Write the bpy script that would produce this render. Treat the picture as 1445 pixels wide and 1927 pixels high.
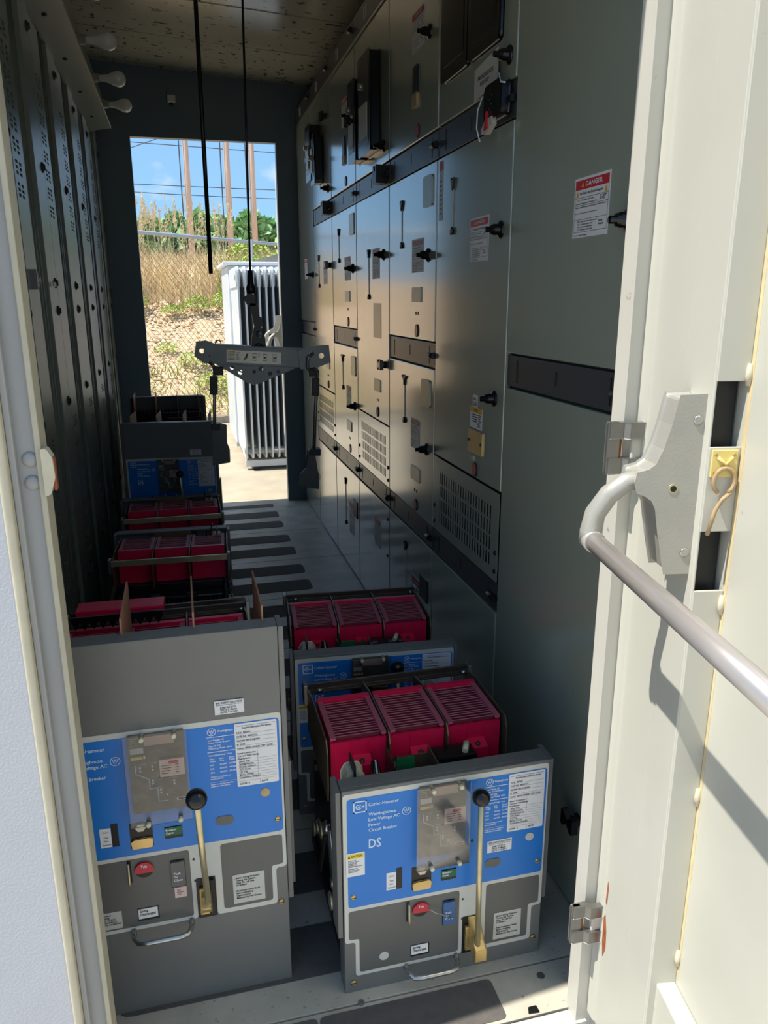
import bpy, math, random
from mathutils import Matrix, Vector
random.seed(7)
for o in list(bpy.data.objects): bpy.data.objects.remove(o)
SC = bpy.context.scene
COL = SC.collection
R = math.radians

# ------------------------------------------------------------------ camera
EYE = 1.285
cam = bpy.data.cameras.new('camera'); co = bpy.data.objects.new('camera', cam); COL.objects.link(co)
cam.sensor_fit = 'HORIZONTAL'; cam.sensor_width = 36.0; cam.lens = 36.0*1447/1445
cam.clip_start = .02; cam.clip_end = 600
def cam_matrix(yaw, pitch, roll):
    f = Vector((math.sin(yaw)*math.cos(pitch), math.cos(yaw)*math.cos(pitch), -math.sin(pitch)))
    r = Vector((math.cos(yaw), -math.sin(yaw), 0)); d = f.cross(r)
    r2 = r*math.cos(roll)+d*math.sin(roll); d2 = -r*math.sin(roll)+d*math.cos(roll)
    m = Matrix((r2, -d2, -f)).transposed().to_4x4(); m.translation = (0, 0, EYE); return m
co.matrix_world = cam_matrix(R(14.4796), R(15.4762), R(.1566))
SC.camera = co

# ------------------------------------------------------------------ sky, sun, exposure
SC.view_settings.view_transform = 'Standard'; SC.view_settings.look = 'None'
SC.view_settings.exposure = 0.25; SC.view_settings.gamma = 1.0; SC.view_settings.use_curve_mapping = False
W = bpy.data.worlds.new('sky'); SC.world = W; W.use_nodes = True
nt = W.node_tree; nt.nodes.clear()
def N(t, **k):
    n = nt.nodes.new(t)
    for a, b in k.items(): setattr(n, a, b)
    return n
wo = N('ShaderNodeOutputWorld'); bg = N('ShaderNodeBackground'); tc = N('ShaderNodeTexCoord')
sep = N('ShaderNodeSeparateXYZ'); rp = N('ShaderNodeValToRGB'); nz = N('ShaderNodeTexNoise'); cr = N('ShaderNodeValToRGB')
mp = N('ShaderNodeMapping'); mx = N('ShaderNodeMix', data_type='RGBA')
e = rp.color_ramp.elements
e[0].position = 0.0; e[0].color = (.52, .74, .95, 1)
e[1].position = 1.0; e[1].color = (.26, .40, .66, 1)
x = e.new(.10); x.color = (.33, .62, .96, 1)
x = e.new(.30); x.color = (.25, .49, .86, 1)
mp.inputs['Scale'].default_value = (7, 7, 13)
mp.inputs['Location'].default_value = (.35, 0, 1.1)
nz.inputs['Scale'].default_value = 1.0; nz.inputs['Detail'].default_value = 6
cr.color_ramp.elements[0].position = .55; cr.color_ramp.elements[0].color = (0, 0, 0, 1)
cr.color_ramp.elements[1].position = .72; cr.color_ramp.elements[1].color = (1, 1, 1, 1)
mx.inputs['B'].default_value = (1.0, 1.0, 1.0, 1)
L = nt.links.new
L(tc.outputs['Generated'], sep.inputs[0]); L(sep.outputs['Z'], rp.inputs[0])
L(tc.outputs['Generated'], mp.inputs[0]); L(mp.outputs[0], nz.inputs[0]); L(nz.outputs[0], cr.inputs[0])
L(cr.outputs[0], mx.inputs['Factor']); L(rp.outputs[0], mx.inputs['A']); L(mx.outputs['Result'], bg.inputs[0]); L(bg.outputs[0], wo.inputs[0])
bg.inputs[1].default_value = 0.92
sl = bpy.data.lights.new('sun', 'SUN'); so = bpy.data.objects.new('sun', sl); COL.objects.link(so)
sl.energy = 5.6; sl.angle = R(.53); sl.color = (1.0, .95, .86)
sd = Vector((.474, .0395, -.88))
so.rotation_euler = sd.to_track_quat('-Z', 'Y').to_euler(); so.location = (-3, 0, 6)

# ------------------------------------------------------------------ materials
def lin(c):
    return tuple(((v/255)/12.92 if v/255 <= .04045 else ((v/255+.055)/1.055)**2.4) for v in c)
MATS = {}
def mat(name, rgb, rough=.5, metal=0., var=.06, vs=14., bump=0., bs=120., coat=0., spots=None, spec=.5, stretch=None):
    """procedural material: base colour with fine noise, optional bump and optional stain spots"""
    m = bpy.data.materials.new(name); m.use_nodes = True; t = m.node_tree; b = t.nodes['Principled BSDF']
    c = lin(rgb)
    b.inputs['Roughness'].default_value = rough; b.inputs['Metallic'].default_value = metal
    b.inputs['Specular IOR Level'].default_value = spec
    if coat: b.inputs['Coat Weight'].default_value = coat; b.inputs['Coat Roughness'].default_value = .13; b.inputs['Coat IOR'].default_value = 1.75
    tcn = t.nodes.new('ShaderNodeTexCoord'); src = tcn.outputs['Object']
    if stretch:
        mpn = t.nodes.new('ShaderNodeMapping'); mpn.inputs['Scale'].default_value = stretch
        t.links.new(src, mpn.inputs[0]); src = mpn.outputs[0]
    n = t.nodes.new('ShaderNodeTexNoise'); n.inputs['Scale'].default_value = vs; n.inputs['Detail'].default_value = 5
    t.links.new(src, n.inputs['Vector'])
    r = t.nodes.new('ShaderNodeValToRGB'); t.links.new(n.outputs[0], r.inputs[0])
    r.color_ramp.elements[0].position = .3; r.color_ramp.elements[1].position = .7
    r.color_ramp.elements[0].color = tuple(max(0, v*(1-var)) for v in c)+(1,)
    r.color_ramp.elements[1].color = tuple(min(1, v*(1+var)) for v in c)+(1,)
    out = r.outputs[0]
    for s in (spots or []):
        sc, lo, hi, col, amt = s
        n2 = t.nodes.new('ShaderNodeTexNoise'); n2.inputs['Scale'].default_value = sc; n2.inputs['Detail'].default_value = 3
        t.links.new(src, n2.inputs['Vector'])
        r2 = t.nodes.new('ShaderNodeValToRGB'); t.links.new(n2.outputs[0], r2.inputs[0])
        r2.color_ramp.elements[0].position = lo; r2.color_ramp.elements[0].color = (0, 0, 0, 1)
        r2.color_ramp.elements[1].position = hi; r2.color_ramp.elements[1].color = (amt, amt, amt, 1)
        mm = t.nodes.new('ShaderNodeMix'); mm.data_type = 'RGBA'
        t.links.new(r2.outputs[0], mm.inputs['Factor']); t.links.new(out, mm.inputs['A'])
        mm.inputs['B'].default_value = lin(col)+(1,); out = mm.outputs['Result']
    t.links.new(out, b.inputs['Base Color'])
    if bump:
        n3 = t.nodes.new('ShaderNodeTexNoise'); n3.inputs['Scale'].default_value = bs; n3.inputs['Detail'].default_value = 4
        t.links.new(src, n3.inputs['Vector'])
        bp = t.nodes.new('ShaderNodeBump'); bp.inputs['Strength'].default_value = bump; bp.inputs['Distance'].default_value = .004
        t.links.new(n3.outputs[0], bp.inputs['Height']); t.links.new(bp.outputs[0], b.inputs['Normal'])
    MATS[name] = m; return m
def clear_mat(name, tint, gloss):
    m = bpy.data.materials.new(name); m.use_nodes = True; t = m.node_tree; t.nodes.clear()
    o = t.nodes.new('ShaderNodeOutputMaterial'); a = t.nodes.new('ShaderNodeBsdfTransparent'); g = t.nodes.new('ShaderNodeBsdfGlossy')
    fr = t.nodes.new('ShaderNodeFresnel'); fr.inputs[0].default_value = gloss; mxs = t.nodes.new('ShaderNodeMixShader')
    a.inputs[0].default_value = tint; g.inputs['Roughness'].default_value = .06
    t.links.new(fr.outputs[0], mxs.inputs[0]); t.links.new(a.outputs[0], mxs.inputs[1]); t.links.new(g.outputs[0], mxs.inputs[2]); t.links.new(mxs.outputs[0], o.inputs[0])
    MATS[name] = m
clear_mat('clear', (.93, .93, .92, 1), 1.45)
mat('cover_grey', (114, 114, 110), .42, var=.03, bump=.05, bs=500)
mat('blue', (30, 120, 206), .34, var=.02)
mat('frame_white', (206, 206, 197), .45, var=.03)
mat('box_grey', (98, 98, 95), .42, var=.03)
mat('label_white', (228, 228, 228), .45, var=.01)
mat('label_plate', (196, 196, 188), .45, var=.02)
mat('ink', (28, 28, 30), .6, var=0)
mat('ink_faint', (120, 122, 126), .6, var=0)
mat('print_white', (226, 232, 240), .5, var=0)
mat('print_light', (204, 224, 242), .5, var=0)
mat('red_label', (196, 38, 48), .45, var=.02)
mat('yellow_label', (240, 214, 60), .45, var=.02)
mat('orange_label', (222, 164, 52), .45, var=.02)
mat('black', (16, 17, 18), .4, var=.1)
mat('black_plastic', (20, 20, 22), .22, var=.05)
mat('dark_metal', (44, 46, 48), .45, .4, var=.1)
mat('chute_red', (226, 20, 72), .38, var=.06, vs=40, spots=[(60, .6, .75, (190, 70, 90), .4)])
mat('chute_rail', (186, 96, 114), .55, var=.1, vs=60)
mat('chute_plate', (120, 34, 50), .6, var=.15, vs=90)
mat('chute_edge', (212, 128, 138), .6, var=.15, vs=90)
mat('gold', (204, 194, 158), .34, .75, var=.12, vs=30)
mat('brass', (206, 178, 118), .34, .7, var=.1)
mat('bar_brown', (96, 86, 76), .4, .6, var=.15, vs=30)
mat('zinc', (180, 180, 176), .25, .9, var=.08, vs=30)
mat('steel', (140, 140, 138), .35, .8, var=.1)
mat('barrier_tan', (176, 128, 100), .6, var=.1, vs=20)
mat('plate_edge', (120, 104, 84), .4, .5, var=.1)
mat('nylon', (214, 206, 176), .5, var=.05)
mat('pcb', (28, 104, 62), .45, var=.15, vs=60)
mat('green_flag', (20, 96, 62), .4, var=.05)
mat('blue_button', (46, 96, 150), .35, var=.05)
mat('red_button', (190, 24, 48), .3, var=.03)
mat('trip_face', (104, 100, 94), .4, var=.2, vs=60, spots=[(40, .58, .7, (140, 134, 124), .5)])
mat('pink', (198, 166, 152), .5, var=.08)
mat('pink_label', (226, 196, 186), .5, var=.04)
mat('tan_dirty', (176, 150, 110), .5, var=.25, vs=60)
mat('cabinet', (156, 163, 148), .24, var=.03, vs=3, coat=1.0, spec=.5, stretch=(1, 1, .3))
mat('cabinet_body', (90, 94, 90), .5, var=.05)
mat('band', (66, 68, 72), .35, var=.05, stretch=(1, 1, 8))
mat('nameplate', (168, 166, 152), .35, .6, var=.1)
mat('meter_dark', (22, 23, 25), .12, var=.05)
mat('relay_grey', (58, 58, 58), .3, var=.05)
mat('wall_panel', (112, 118, 108), .34, var=.05, vs=5, spots=[(3, .6, .8, (106, 112, 103), .5)])
mat('bolt', (64, 66, 64), .5, .4, var=.1)
mat('back_wall', (94, 110, 122), .45, var=.05, vs=4)
mat('ceiling_paint', (168, 163, 148), .2, var=.06, vs=6, spots=[(26, .615, .67, (28, 26, 24), .9), (9, .6, .8, (158, 152, 138), .5)])
mat('floor_paint', (190, 184, 168), .42, var=.16, vs=9, bump=.1, bs=200, spots=[(70, .64, .72, (104, 92, 70), .6), (5, .55, .75, (164, 162, 150), .6)])
mat('grip', (96, 92, 88), .85, var=.12, vs=40, bump=.5, bs=700)
mat('door_paint', (196, 195, 183), .42, var=.03, vs=5, spots=[(50, .74, .79, (150, 110, 70), .6), (4, .6, .8, (180, 177, 161), .5)])
mat('jamb_paint', (196, 194, 184), .45, var=.04, vs=6, spots=[(38, .72, .78, (140, 104, 74), .6)])
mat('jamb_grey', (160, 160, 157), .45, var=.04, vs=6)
mat('jamb_lip', (182, 176, 154), .5, var=.06, vs=30)
mat('outer_wall', (200, 202, 206), .5, var=.02, bump=.25, bs=260)
mat('cream_edge', (200, 192, 168), .5, var=.06, vs=30, spots=[(40, .7, .76, (150, 116, 80), .5)])
mat('housing_alu', (172, 170, 162), .42, .25, var=.05, vs=20, bump=.1, bs=300)
mat('bar_alu', (186, 180, 176), .3, .55, var=.04)
mat('seam', (214, 194, 150), .6, var=.15, vs=20)
mat('rust', (150, 84, 46), .8, var=.3, vs=60)
mat('tie_yellow', (226, 204, 126), .45, var=.06)
mat('bulb', (222, 222, 218), .18, var=.02)
mat('socket', (150, 150, 144), .5, var=.05)
mat('white_bright', (232, 234, 236), .4, var=.02)
mat('radiator', (206, 212, 216), .4, var=.04, vs=8)
mat('concrete', (178, 166, 144), .9, var=.12, vs=5, bump=.4, bs=60, spots=[(3, .55, .75, (166, 154, 134), .6)])
mat('gravel', (186, 176, 160), .95, var=.3, vs=30, bump=.8, bs=60)
mat('soil', (206, 176, 140), .95, var=.35, vs=14, bump=.8, bs=30, spots=[(20, .55, .65, (160, 126, 92), .7)])
mat('stone', (222, 200, 168), .9, var=.2, vs=9)
mat('stone_dark', (176, 142, 110), .9, var=.25, vs=9)
mat('leaf', (168, 190, 84), .6, var=.3, vs=6)
mat('leaf_far_hazed', (146, 182, 126), .7, var=.3, vs=.6)  # green paled: distance haze is mixed into the foliage colour
mat('grass_dry', (246, 212, 162), .8, var=.2, vs=3)
mat('grass_green', (166, 180, 90), .8, var=.25, vs=3)
mat('galv', (176, 182, 188), .4, .4, var=.06)
mat('wire', (128, 120, 106), .5, .3, var=.1)
mat('pole_wood', (206, 180, 160), .85, var=.15, vs=6, stretch=(4, 4, .3))
mat('line_wire', (70, 80, 96), .6)
mat('rod_dark', (36, 38, 40), .3, .6, var=.05)
mat('foot_grey', (84, 86, 84), .45, .3, var=.1)
mat('spreader', (122, 126, 126), .42, .3, var=.08)

# ------------------------------------------------------------------ mesh builder
TXT = {}
def text_data(s):
    if s not in TXT:
        c = bpy.data.curves.new('t', 'FONT'); c.body = s; c.size = 1.0; c.resolution_u = 2; c.space_line = 1.0; c.offset = .018
        o = bpy.data.objects.new('t', c); me = bpy.data.meshes.new_from_object(o)
        vs = [(v.co.x, v.co.y) for v in me.vertices]; fs = [tuple(p.vertices) for p in me.polygons]
        bpy.data.objects.remove(o); bpy.data.curves.remove(c); bpy.data.meshes.remove(me)
        TXT[s] = (vs, fs)
    return TXT[s]
class MB:
    def __init__(s): s.v = []; s.f = []; s.sm = []
    def add(s, vs, fs, smooth=False):
        k = len(s.v); s.v += [tuple(p) for p in vs]; s.f += [tuple(i+k for i in f) for f in fs]; s.sm += [smooth]*len(fs); return s
    def box(s, x0, x1, y0, y1, z0, z1):
        return s.add([(x0,y0,z0),(x1,y0,z0),(x1,y1,z0),(x0,y1,z0),(x0,y0,z1),(x1,y0,z1),(x1,y1,z1),(x0,y1,z1)],
                     [(0,3,2,1),(4,5,6,7),(0,1,5,4),(1,2,6,5),(2,3,7,6),(3,0,4,7)])
    def rect(s, u0, u1, v0, v1, w=0.):
        return s.add([(u0,v0,w),(u1,v0,w),(u1,v1,w),(u0,v1,w)], [(0,1,2,3)])
    def text(s, st, u, v, h, width=None, w=.0004, align='l'):
        """h = cap height; optional total width to squeeze to"""
        vs, fs = text_data(st)
        if not vs: return s
        k = h/.69; xs = [p[0] for p in vs]; x0 = min(xs); x1 = max(xs)
        kx = k if width is None else width/max(1e-6, x1-x0)
        off = {'l': x0, 'c': (x0+x1)/2, 'r': x1}[align]
        return s.add([(u+(p[0]-off)*kx, v+p[1]*k, w) for p in vs], fs)
    def tube(s, pts, r, seg=8, caps=True, close=False):
        pts = [Vector(p) for p in pts]; n = len(pts); rings = []; rr = r if isinstance(r, (list, tuple)) else [r]*n
        up = None; V = []; F = []
        for i, p in enumerate(pts):
            a = pts[i-1] if (i > 0 or close) else p; b = pts[(i+1) % n] if (i < n-1 or close) else p
            t = (b-a).normalized()
            if up is None:
                up = Vector((0,0,1)) if abs(t.z) < .9 else Vector((1,0,0))
            u = (up-t*up.dot(t)).normalized(); w = t.cross(u); up = u
            for j in range(seg):
                q = 2*math.pi*j/seg; V.append(p+(u*math.cos(q)+w*math.sin(q))*rr[i])
        m = n if close else n-1
        for i in range(m):
            for j in range(seg):
                a = i*seg+j; b = i*seg+(j+1) % seg; c = ((i+1) % n)*seg+(j+1) % seg; d = ((i+1) % n)*seg+j
                F.append((a, b, c, d))
        s.add(V, F, True)
        if caps and not close:
            k = len(s.v)-n*seg
            s.f.append(tuple(k+j for j in reversed(range(seg)))); s.f.append(tuple(k+(n-1)*seg+j for j in range(seg))); s.sm += [False, False]
        return s
    def cyl(s, p0, p1, r, seg=14): return s.tube([p0, p1], r, seg)
    def lathe(s, p0, ax, prof, seg=16):
        """prof: list of (dist along axis, radius)"""
        ax = Vector(ax).normalized(); p0 = Vector(p0); return s.tube([p0+ax*d for d, _ in prof], [r for _, r in prof], seg)
    def prism(s, poly, plane, a, b):
        """extrude a 2-D polygon between two values; plane 'xz' (along y), 'yz' (along x), 'xy' (along z)"""
        f = {'xz': lambda p, q: (p[0], q, p[1]), 'yz': lambda p, q: (q, p[0], p[1]), 'xy': lambda p, q: (p[0], p[1], q)}[plane]
        n = len(poly); V = [f(p, a) for p in poly]+[f(p, b) for p in poly]
        F = [tuple(range(n)), tuple(range(2*n-1, n-1, -1))]+[(i, (i+1) % n, n+(i+1) % n, n+i) for i in range(n)]
        return s.add(V, F)
    def slotted(s, x, y0, y1, z0, z1, t, holes):
        """plate in the y-z plane at x..x+t with rectangular through holes (ya,yb,za,zb)"""
        ys = sorted(set([y0, y1]+[h[0] for h in holes]+[h[1] for h in holes])); zs = sorted(set([z0, z1]+[h[2] for h in holes]+[h[3] for h in holes]))
        hs = set()
        yi = {round(v, 6): i for i, v in enumerate(ys)}; zi = {round(v, 6): i for i, v in enumerate(zs)}
        for h in holes:
            for i in range(yi[round(h[0], 6)], yi[round(h[1], 6)]):
                for j in range(zi[round(h[2], 6)], zi[round(h[3], 6)]): hs.add((i, j))
        ny, nz_ = len(ys), len(zs)
        V = [(x, a, b) for a in ys for b in zs]+[(x+t, a, b) for a in ys for b in zs]; o = ny*nz_; F = []
        I = lambda i, j: i*nz_+j
        solid = lambda i, j: 0 <= i < ny-1 and 0 <= j < nz_-1 and (i, j) not in hs
        for i in range(ny-1):
            for j in range(nz_-1):
                if not solid(i, j): continue
                F.append((I(i,j), I(i,j+1), I(i+1,j+1), I(i+1,j))); F.append((o+I(i,j), o+I(i+1,j), o+I(i+1,j+1), o+I(i,j+1)))
                if not solid(i-1, j): F.append((I(i,j), o+I(i,j), o+I(i,j+1), I(i,j+1)))
                if not solid(i+1, j): F.append((I(i+1,j), I(i+1,j+1), o+I(i+1,j+1), o+I(i+1,j)))
                if not solid(i, j-1): F.append((I(i,j), I(i+1,j), o+I(i+1,j), o+I(i,j)))
                if not solid(i, j+1): F.append((I(i,j+1), o+I(i,j+1), o+I(i+1,j+1), I(i+1,j+1)))
        return s.add(V, F)
    def mesh(s, name, m):
        me = bpy.data.meshes.new(name); me.from_pydata(s.v, [], s.f)
        me.polygons.foreach_set('use_smooth', s.sm); me.materials.append(MATS[m]); me.update(); return me
    def build(s, name, m, parent=None, bev=0., mw=None):
        o = bpy.data.objects.new(name, s.mesh(name, m)); COL.objects.link(o)
        if parent: o.parent = parent
        if mw is not None: o.matrix_local = mw
        if bev:
            b = o.modifiers.new('b', 'BEVEL'); b.width = bev; b.segments = 2; b.limit_method = 'ANGLE'; b.angle_limit = R(40)
        return o
def inst(me, name, parent, loc):
    o = bpy.data.objects.new(name, me); COL.objects.link(o); o.parent = parent; o.location = loc; return o
def empty(name, loc=(0,0,0), rz=0.):
    o = bpy.data.objects.new(name, None); COL.objects.link(o); o.location = loc; o.rotation_euler = (0, 0, rz); o.empty_display_size = .05; return o
def tag(o, label, cat, group=None):
    o['label'] = label; o['category'] = cat
    if group: o['group'] = group
    return o
def struct(o, label=None): 
    o['kind'] = 'structure'
    if label: o['label'] = label
    return o
def stuff(o, label=None, cat=None):
    o['kind'] = 'stuff'
    if label: o['label'] = label; o['category'] = cat
    return o
def rpoly(pts, r=.004, seg=4):
    """round the corners of a polygon"""
    out = []; n = len(pts)
    for i in range(n):
        p = Vector(pts[i]); a = (Vector(pts[i-1])-p); b = (Vector(pts[(i+1) % n])-p)
        k = min(r, a.length*.45, b.length*.45); a = p+a.normalized()*k; b = p+b.normalized()*k
        for j in range(seg+1):
            t = j/seg; out.append(tuple(a*(1-t)**2+p*2*t*(1-t)+b*t*t))
    return out
def rrect(x0, x1, z0, z1, r=.004, seg=4): return rpoly([(x0,z0),(x1,z0),(x1,z1),(x0,z1)], r, seg)
FRONT = lambda x, z, y=0.: Matrix(((1,0,0,x),(0,0,-1,y),(0,1,0,z),(0,0,0,1)))          # u -> +x, v -> +z, out -> -y
SIDE = lambda y, z, x: Matrix(((0,0,-1,x),(-1,0,0,y),(0,1,0,z),(0,0,0,1)))              # u -> -y, v -> +z, out -> -x
def card(parent, mw, w, h, name, m='label_white', t=.0006, r=.0):
    b = MB(); p = rrect(0, w, 0, h, r) if r else [(0,0),(w,0),(w,h),(0,h)]
    b.prism(p, 'xy', 0, t); return b.build(name, m, parent, mw=mw)
def ink(parent, fn, name='lettering', m='ink', w=.0008):
    b = MB(); fn(b); o = b.build(name, m, parent); o.location.z = w; return o


# ================================================================== THE SETTING
XC = .74                       # front plane of the switchgear line
YB = 4.93                      # inner face of the back wall
SEC = [1.18]+[1.714+.5334*i for i in range(6)]+[4.915]     # section borders along the aisle
# ---- floor
fl = struct(MB().box(-.40, .80, 1.022, YB+.06, -.16, -.014).build('floor', 'dark_metal'))
jy = [1.022, 1.13, 1.652, 2.174, 2.70, 3.215, 3.735, 4.25, 4.78, 4.99]
for a, b in zip(jy, jy[1:]):
    MB().box(-.40, .78, a+.002, b-.002, -.014, 0).build('floor_plate', 'floor_paint', fl, bev=.001)
def grip(x0, x1, y0, y1, r=.028):
    MB().prism(rrect(x0, x1, y0, y1, r), 'xy', 0, .0016).build('grip_strip', 'grip', fl)
grip(-.168, .158, 1.03, 1.119, .01); grip(.162, .50, 1.03, 1.119, .012)
for a in jy[1:-2]:
    for k in (.145, .37): grip(-.20, .515, a+k-.065, a+k+.065)
grip(-.19, .51, 4.80, 4.87, .02)
MB().prism(rpoly([(.541,1.028),(.563,1.026),(.562,1.041),(.546,1.041)], .002), 'xy', .0002, .002).build('floor_slot', 'black', fl)
MB().cyl((.60,1.10,0), (.60,1.10,.0015), .008, 10).build('floor_screw', 'steel', fl)
MB().cyl((.245,1.13,0), (.245,1.13,.003), .006, 10).build('floor_screw', 'steel', fl)
struct(MB().box(-.19, .64, .99, 1.020, -.30, -.002).build('trim_1', 'jamb_paint'))         # sill face under the doorway
# ---- ceiling (slopes down to the right)
cz = lambda x: 2.526-.058*x
ce = struct(MB().prism([(-.5, cz(-.5)+.03), (1.62, cz(1.62)+.03), (1.62, 2.75), (-.5, 2.75)], 'xz', .99, YB+.06).build('ceiling', 'cabinet_body'))
cj = [1.0, 1.17, 1.70, 2.236, 2.77, 3.30, 3.833, 4.356, YB]
for a, b in zip(cj, cj[1:]):
    MB().prism([(-.46, cz(-.46)), (.98, cz(.98)), (.98, cz(.98)+.028), (-.46, cz(-.46)+.028)], 'xz', a+.003, b-.003).build('ceiling_panel', 'ceiling_paint', ce, bev=.002)
    for xx in (-.25, .18, .55): MB().cyl((xx, b-.012, cz(xx)+.001), (xx, b-.012, cz(xx)-.003), .005, 8).build('ceiling_screw', 'bolt', ce)
# ---- back wall with doorway
wb = struct(MB().slotted(0, -.45, 1.62, -.16, 2.75, .05, [(-.196, .622, -.16, 2.17)]).build('wall_back', 'back_wall', mw=Matrix(((0,1,0,0),(1,0,0,YB),(0,0,1,0),(0,0,0,1)))))
MB().box(.622, .712, 4.85, YB, -.0, 2.17).build('door_post', 'back_wall', wb, bev=.004)
MB().box(-.30, -.196, 4.85, YB, -.0, 2.17).build('door_post', 'back_wall', wb, bev=.004)
MB().box(-.30, .712, 4.85, YB, 2.172, 2.255).build('door_header', 'back_wall', wb, bev=.004)
MB().box(-.36, .735, 4.895, YB, 2.257, 2.325).build('header_rail', 'back_wall', wb, bev=.006)
MB().box(-.36, .735, 4.91, YB, 2.33, 2.40).build('header_rail', 'back_wall', wb, bev=.004)
for s in (0, 1):
    MB().box(.625, .65, 4.846, 4.85, (1.02, 1.80)[s], (1.10, 1.88)[s]).build('strike_plate', 'nameplate', wb, bev=.001)
    for k in range(3): MB().cyl((.6375, 4.846, (1.035, 1.815)[s]+.025*k), (.6375, 4.842, (1.035, 1.815)[s]+.025*k), .007, 10).build('strike_screw', 'bolt', wb)
jb = tag(empty('sensor_box', (.045, 4.90, 2.345)), 'small white sensor box on the header above the far doorway', 'sensor')
MB().box(-.022, .022, -.035, .006, 0, .035).build('case', 'label_plate', jb, bev=.003)
MB().box(-.02, .02, -.010, .006, .035, .10).build('bracket', 'back_wall', jb); MB().cyl((0, -.012, -.012), (0, -.012, 0), .007, 10).build('lens', 'black', jb)
# ---- front wall around the near doorway
wf = struct(MB().prism(rpoly([(-1.6,1.0),(-.2225,1.0),(-.2225,1.03),(-1.6,1.03)], .005), 'xy', -.3, 2.75).build('wall_front', 'outer_wall'))
MB().box(-1.6, 1.62, 1.0, 1.05, 2.165, 2.75).build('wall_header', 'outer_wall', wf)
MB().box(.70, 1.62, 1.0, 1.05, -.3, 2.165).build('wall_panel', 'outer_wall', wf)
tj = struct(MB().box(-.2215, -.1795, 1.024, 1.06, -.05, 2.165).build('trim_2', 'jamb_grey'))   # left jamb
MB().prism(rpoly([(-.226,.9965),(-.214,.9965),(-.214,1.026),(-.226,1.026)], .005, 6), 'xy', -.3, 2.165).build('edge_seal', 'cream_edge', tj)
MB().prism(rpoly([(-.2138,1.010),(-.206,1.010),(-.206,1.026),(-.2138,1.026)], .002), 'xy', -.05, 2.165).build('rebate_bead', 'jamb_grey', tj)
MB().prism(rpoly([(-.184,1.016),(-.1765,1.016),(-.1765,1.06),(-.1795,1.06),(-.1795,1.026),(-.184,1.026)], .002), 'xy', -.05, 2.165).build('stop_lip', 'jamb_lip', tj)
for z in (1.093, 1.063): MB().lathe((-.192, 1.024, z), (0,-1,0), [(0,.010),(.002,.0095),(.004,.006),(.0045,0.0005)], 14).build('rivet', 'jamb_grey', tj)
kp = MB(); kp.prism(rpoly([(-.177,1.047),(-.170,1.050),(-.163,1.071),(-.164,1.096),(-.170,1.108),(-.177,1.108)], .003), 'xz', 1.010, 1.03)
kp.build('latch_keeper', 'cream_edge', tj); MB().box(-.166, -.1625, 1.014, 1.026, 1.054, 1.096).build('keeper_lip', 'rust', tj, bev=.001)
MB().box(-1.0, -.40, 1.03, 1.05, -.05, 2.6).build('jamb_return', 'jamb_paint', tj)
MB().box(-.40, -.18, 1.05, 1.07, -.05, 2.6).build('jamb_backing', 'cabinet_body', tj)
tr = struct(MB().prism([(.62,.9957),(.649,.9957),(.649,1.01),(.626,1.01),(.626,1.031),(.62,1.031)], 'xy', -.05, 2.165).build('trim_3', 'jamb_paint'))   # right jamb
MB().box(.645, .76, 1.012, 1.06, -.05, 2.165).build('jamb_return', 'jamb_paint', tr)
def hinge(z0):
    MB().prism(rpoly([(.588,z0),(.606,z0),(.606,z0+.076),(.588,z0+.076)], .003), 'xz', .982, .989).build('hinge_strap', 'steel', tr, bev=.001)
    for a in (0, .052):
        b = MB(); b.prism([(.590,.989),(.590,.980),(.612,.980),(.618,.972),(.644,.972),(.650,.966),(.652,.972),(.646,.980),(.622,.981),(.615,.989)], 'xy', z0+a, z0+a+.024)
        b.build('hinge_strap', 'steel', tr, bev=.0012)
    MB().cyl((.648,.972,z0-.004), (.648,.972,z0+.08), .006, 10).build('hinge_pin', 'steel', tr)
    MB().box(.606, .612, .984, .990, z0+.024, z0+.052).build('hinge_rust', 'rust', tr)
    MB().box(.624, .644, .976, .985, z0+.020, z0+.054).build('hinge_knuckle', 'door_paint', tr, bev=.002)
for z in (1.037, .195, 1.90): hinge(z)
# ---- shell
struct(MB().box(-.50, -.402, 1.03, YB+.05, -.16, 2.75).build('wall_side', 'cabinet_body'))
struct(MB().box(1.56, 1.62, 1.0, YB+.05, -.16, 2.75).build('wall_right', 'cabinet_body'))

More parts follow.
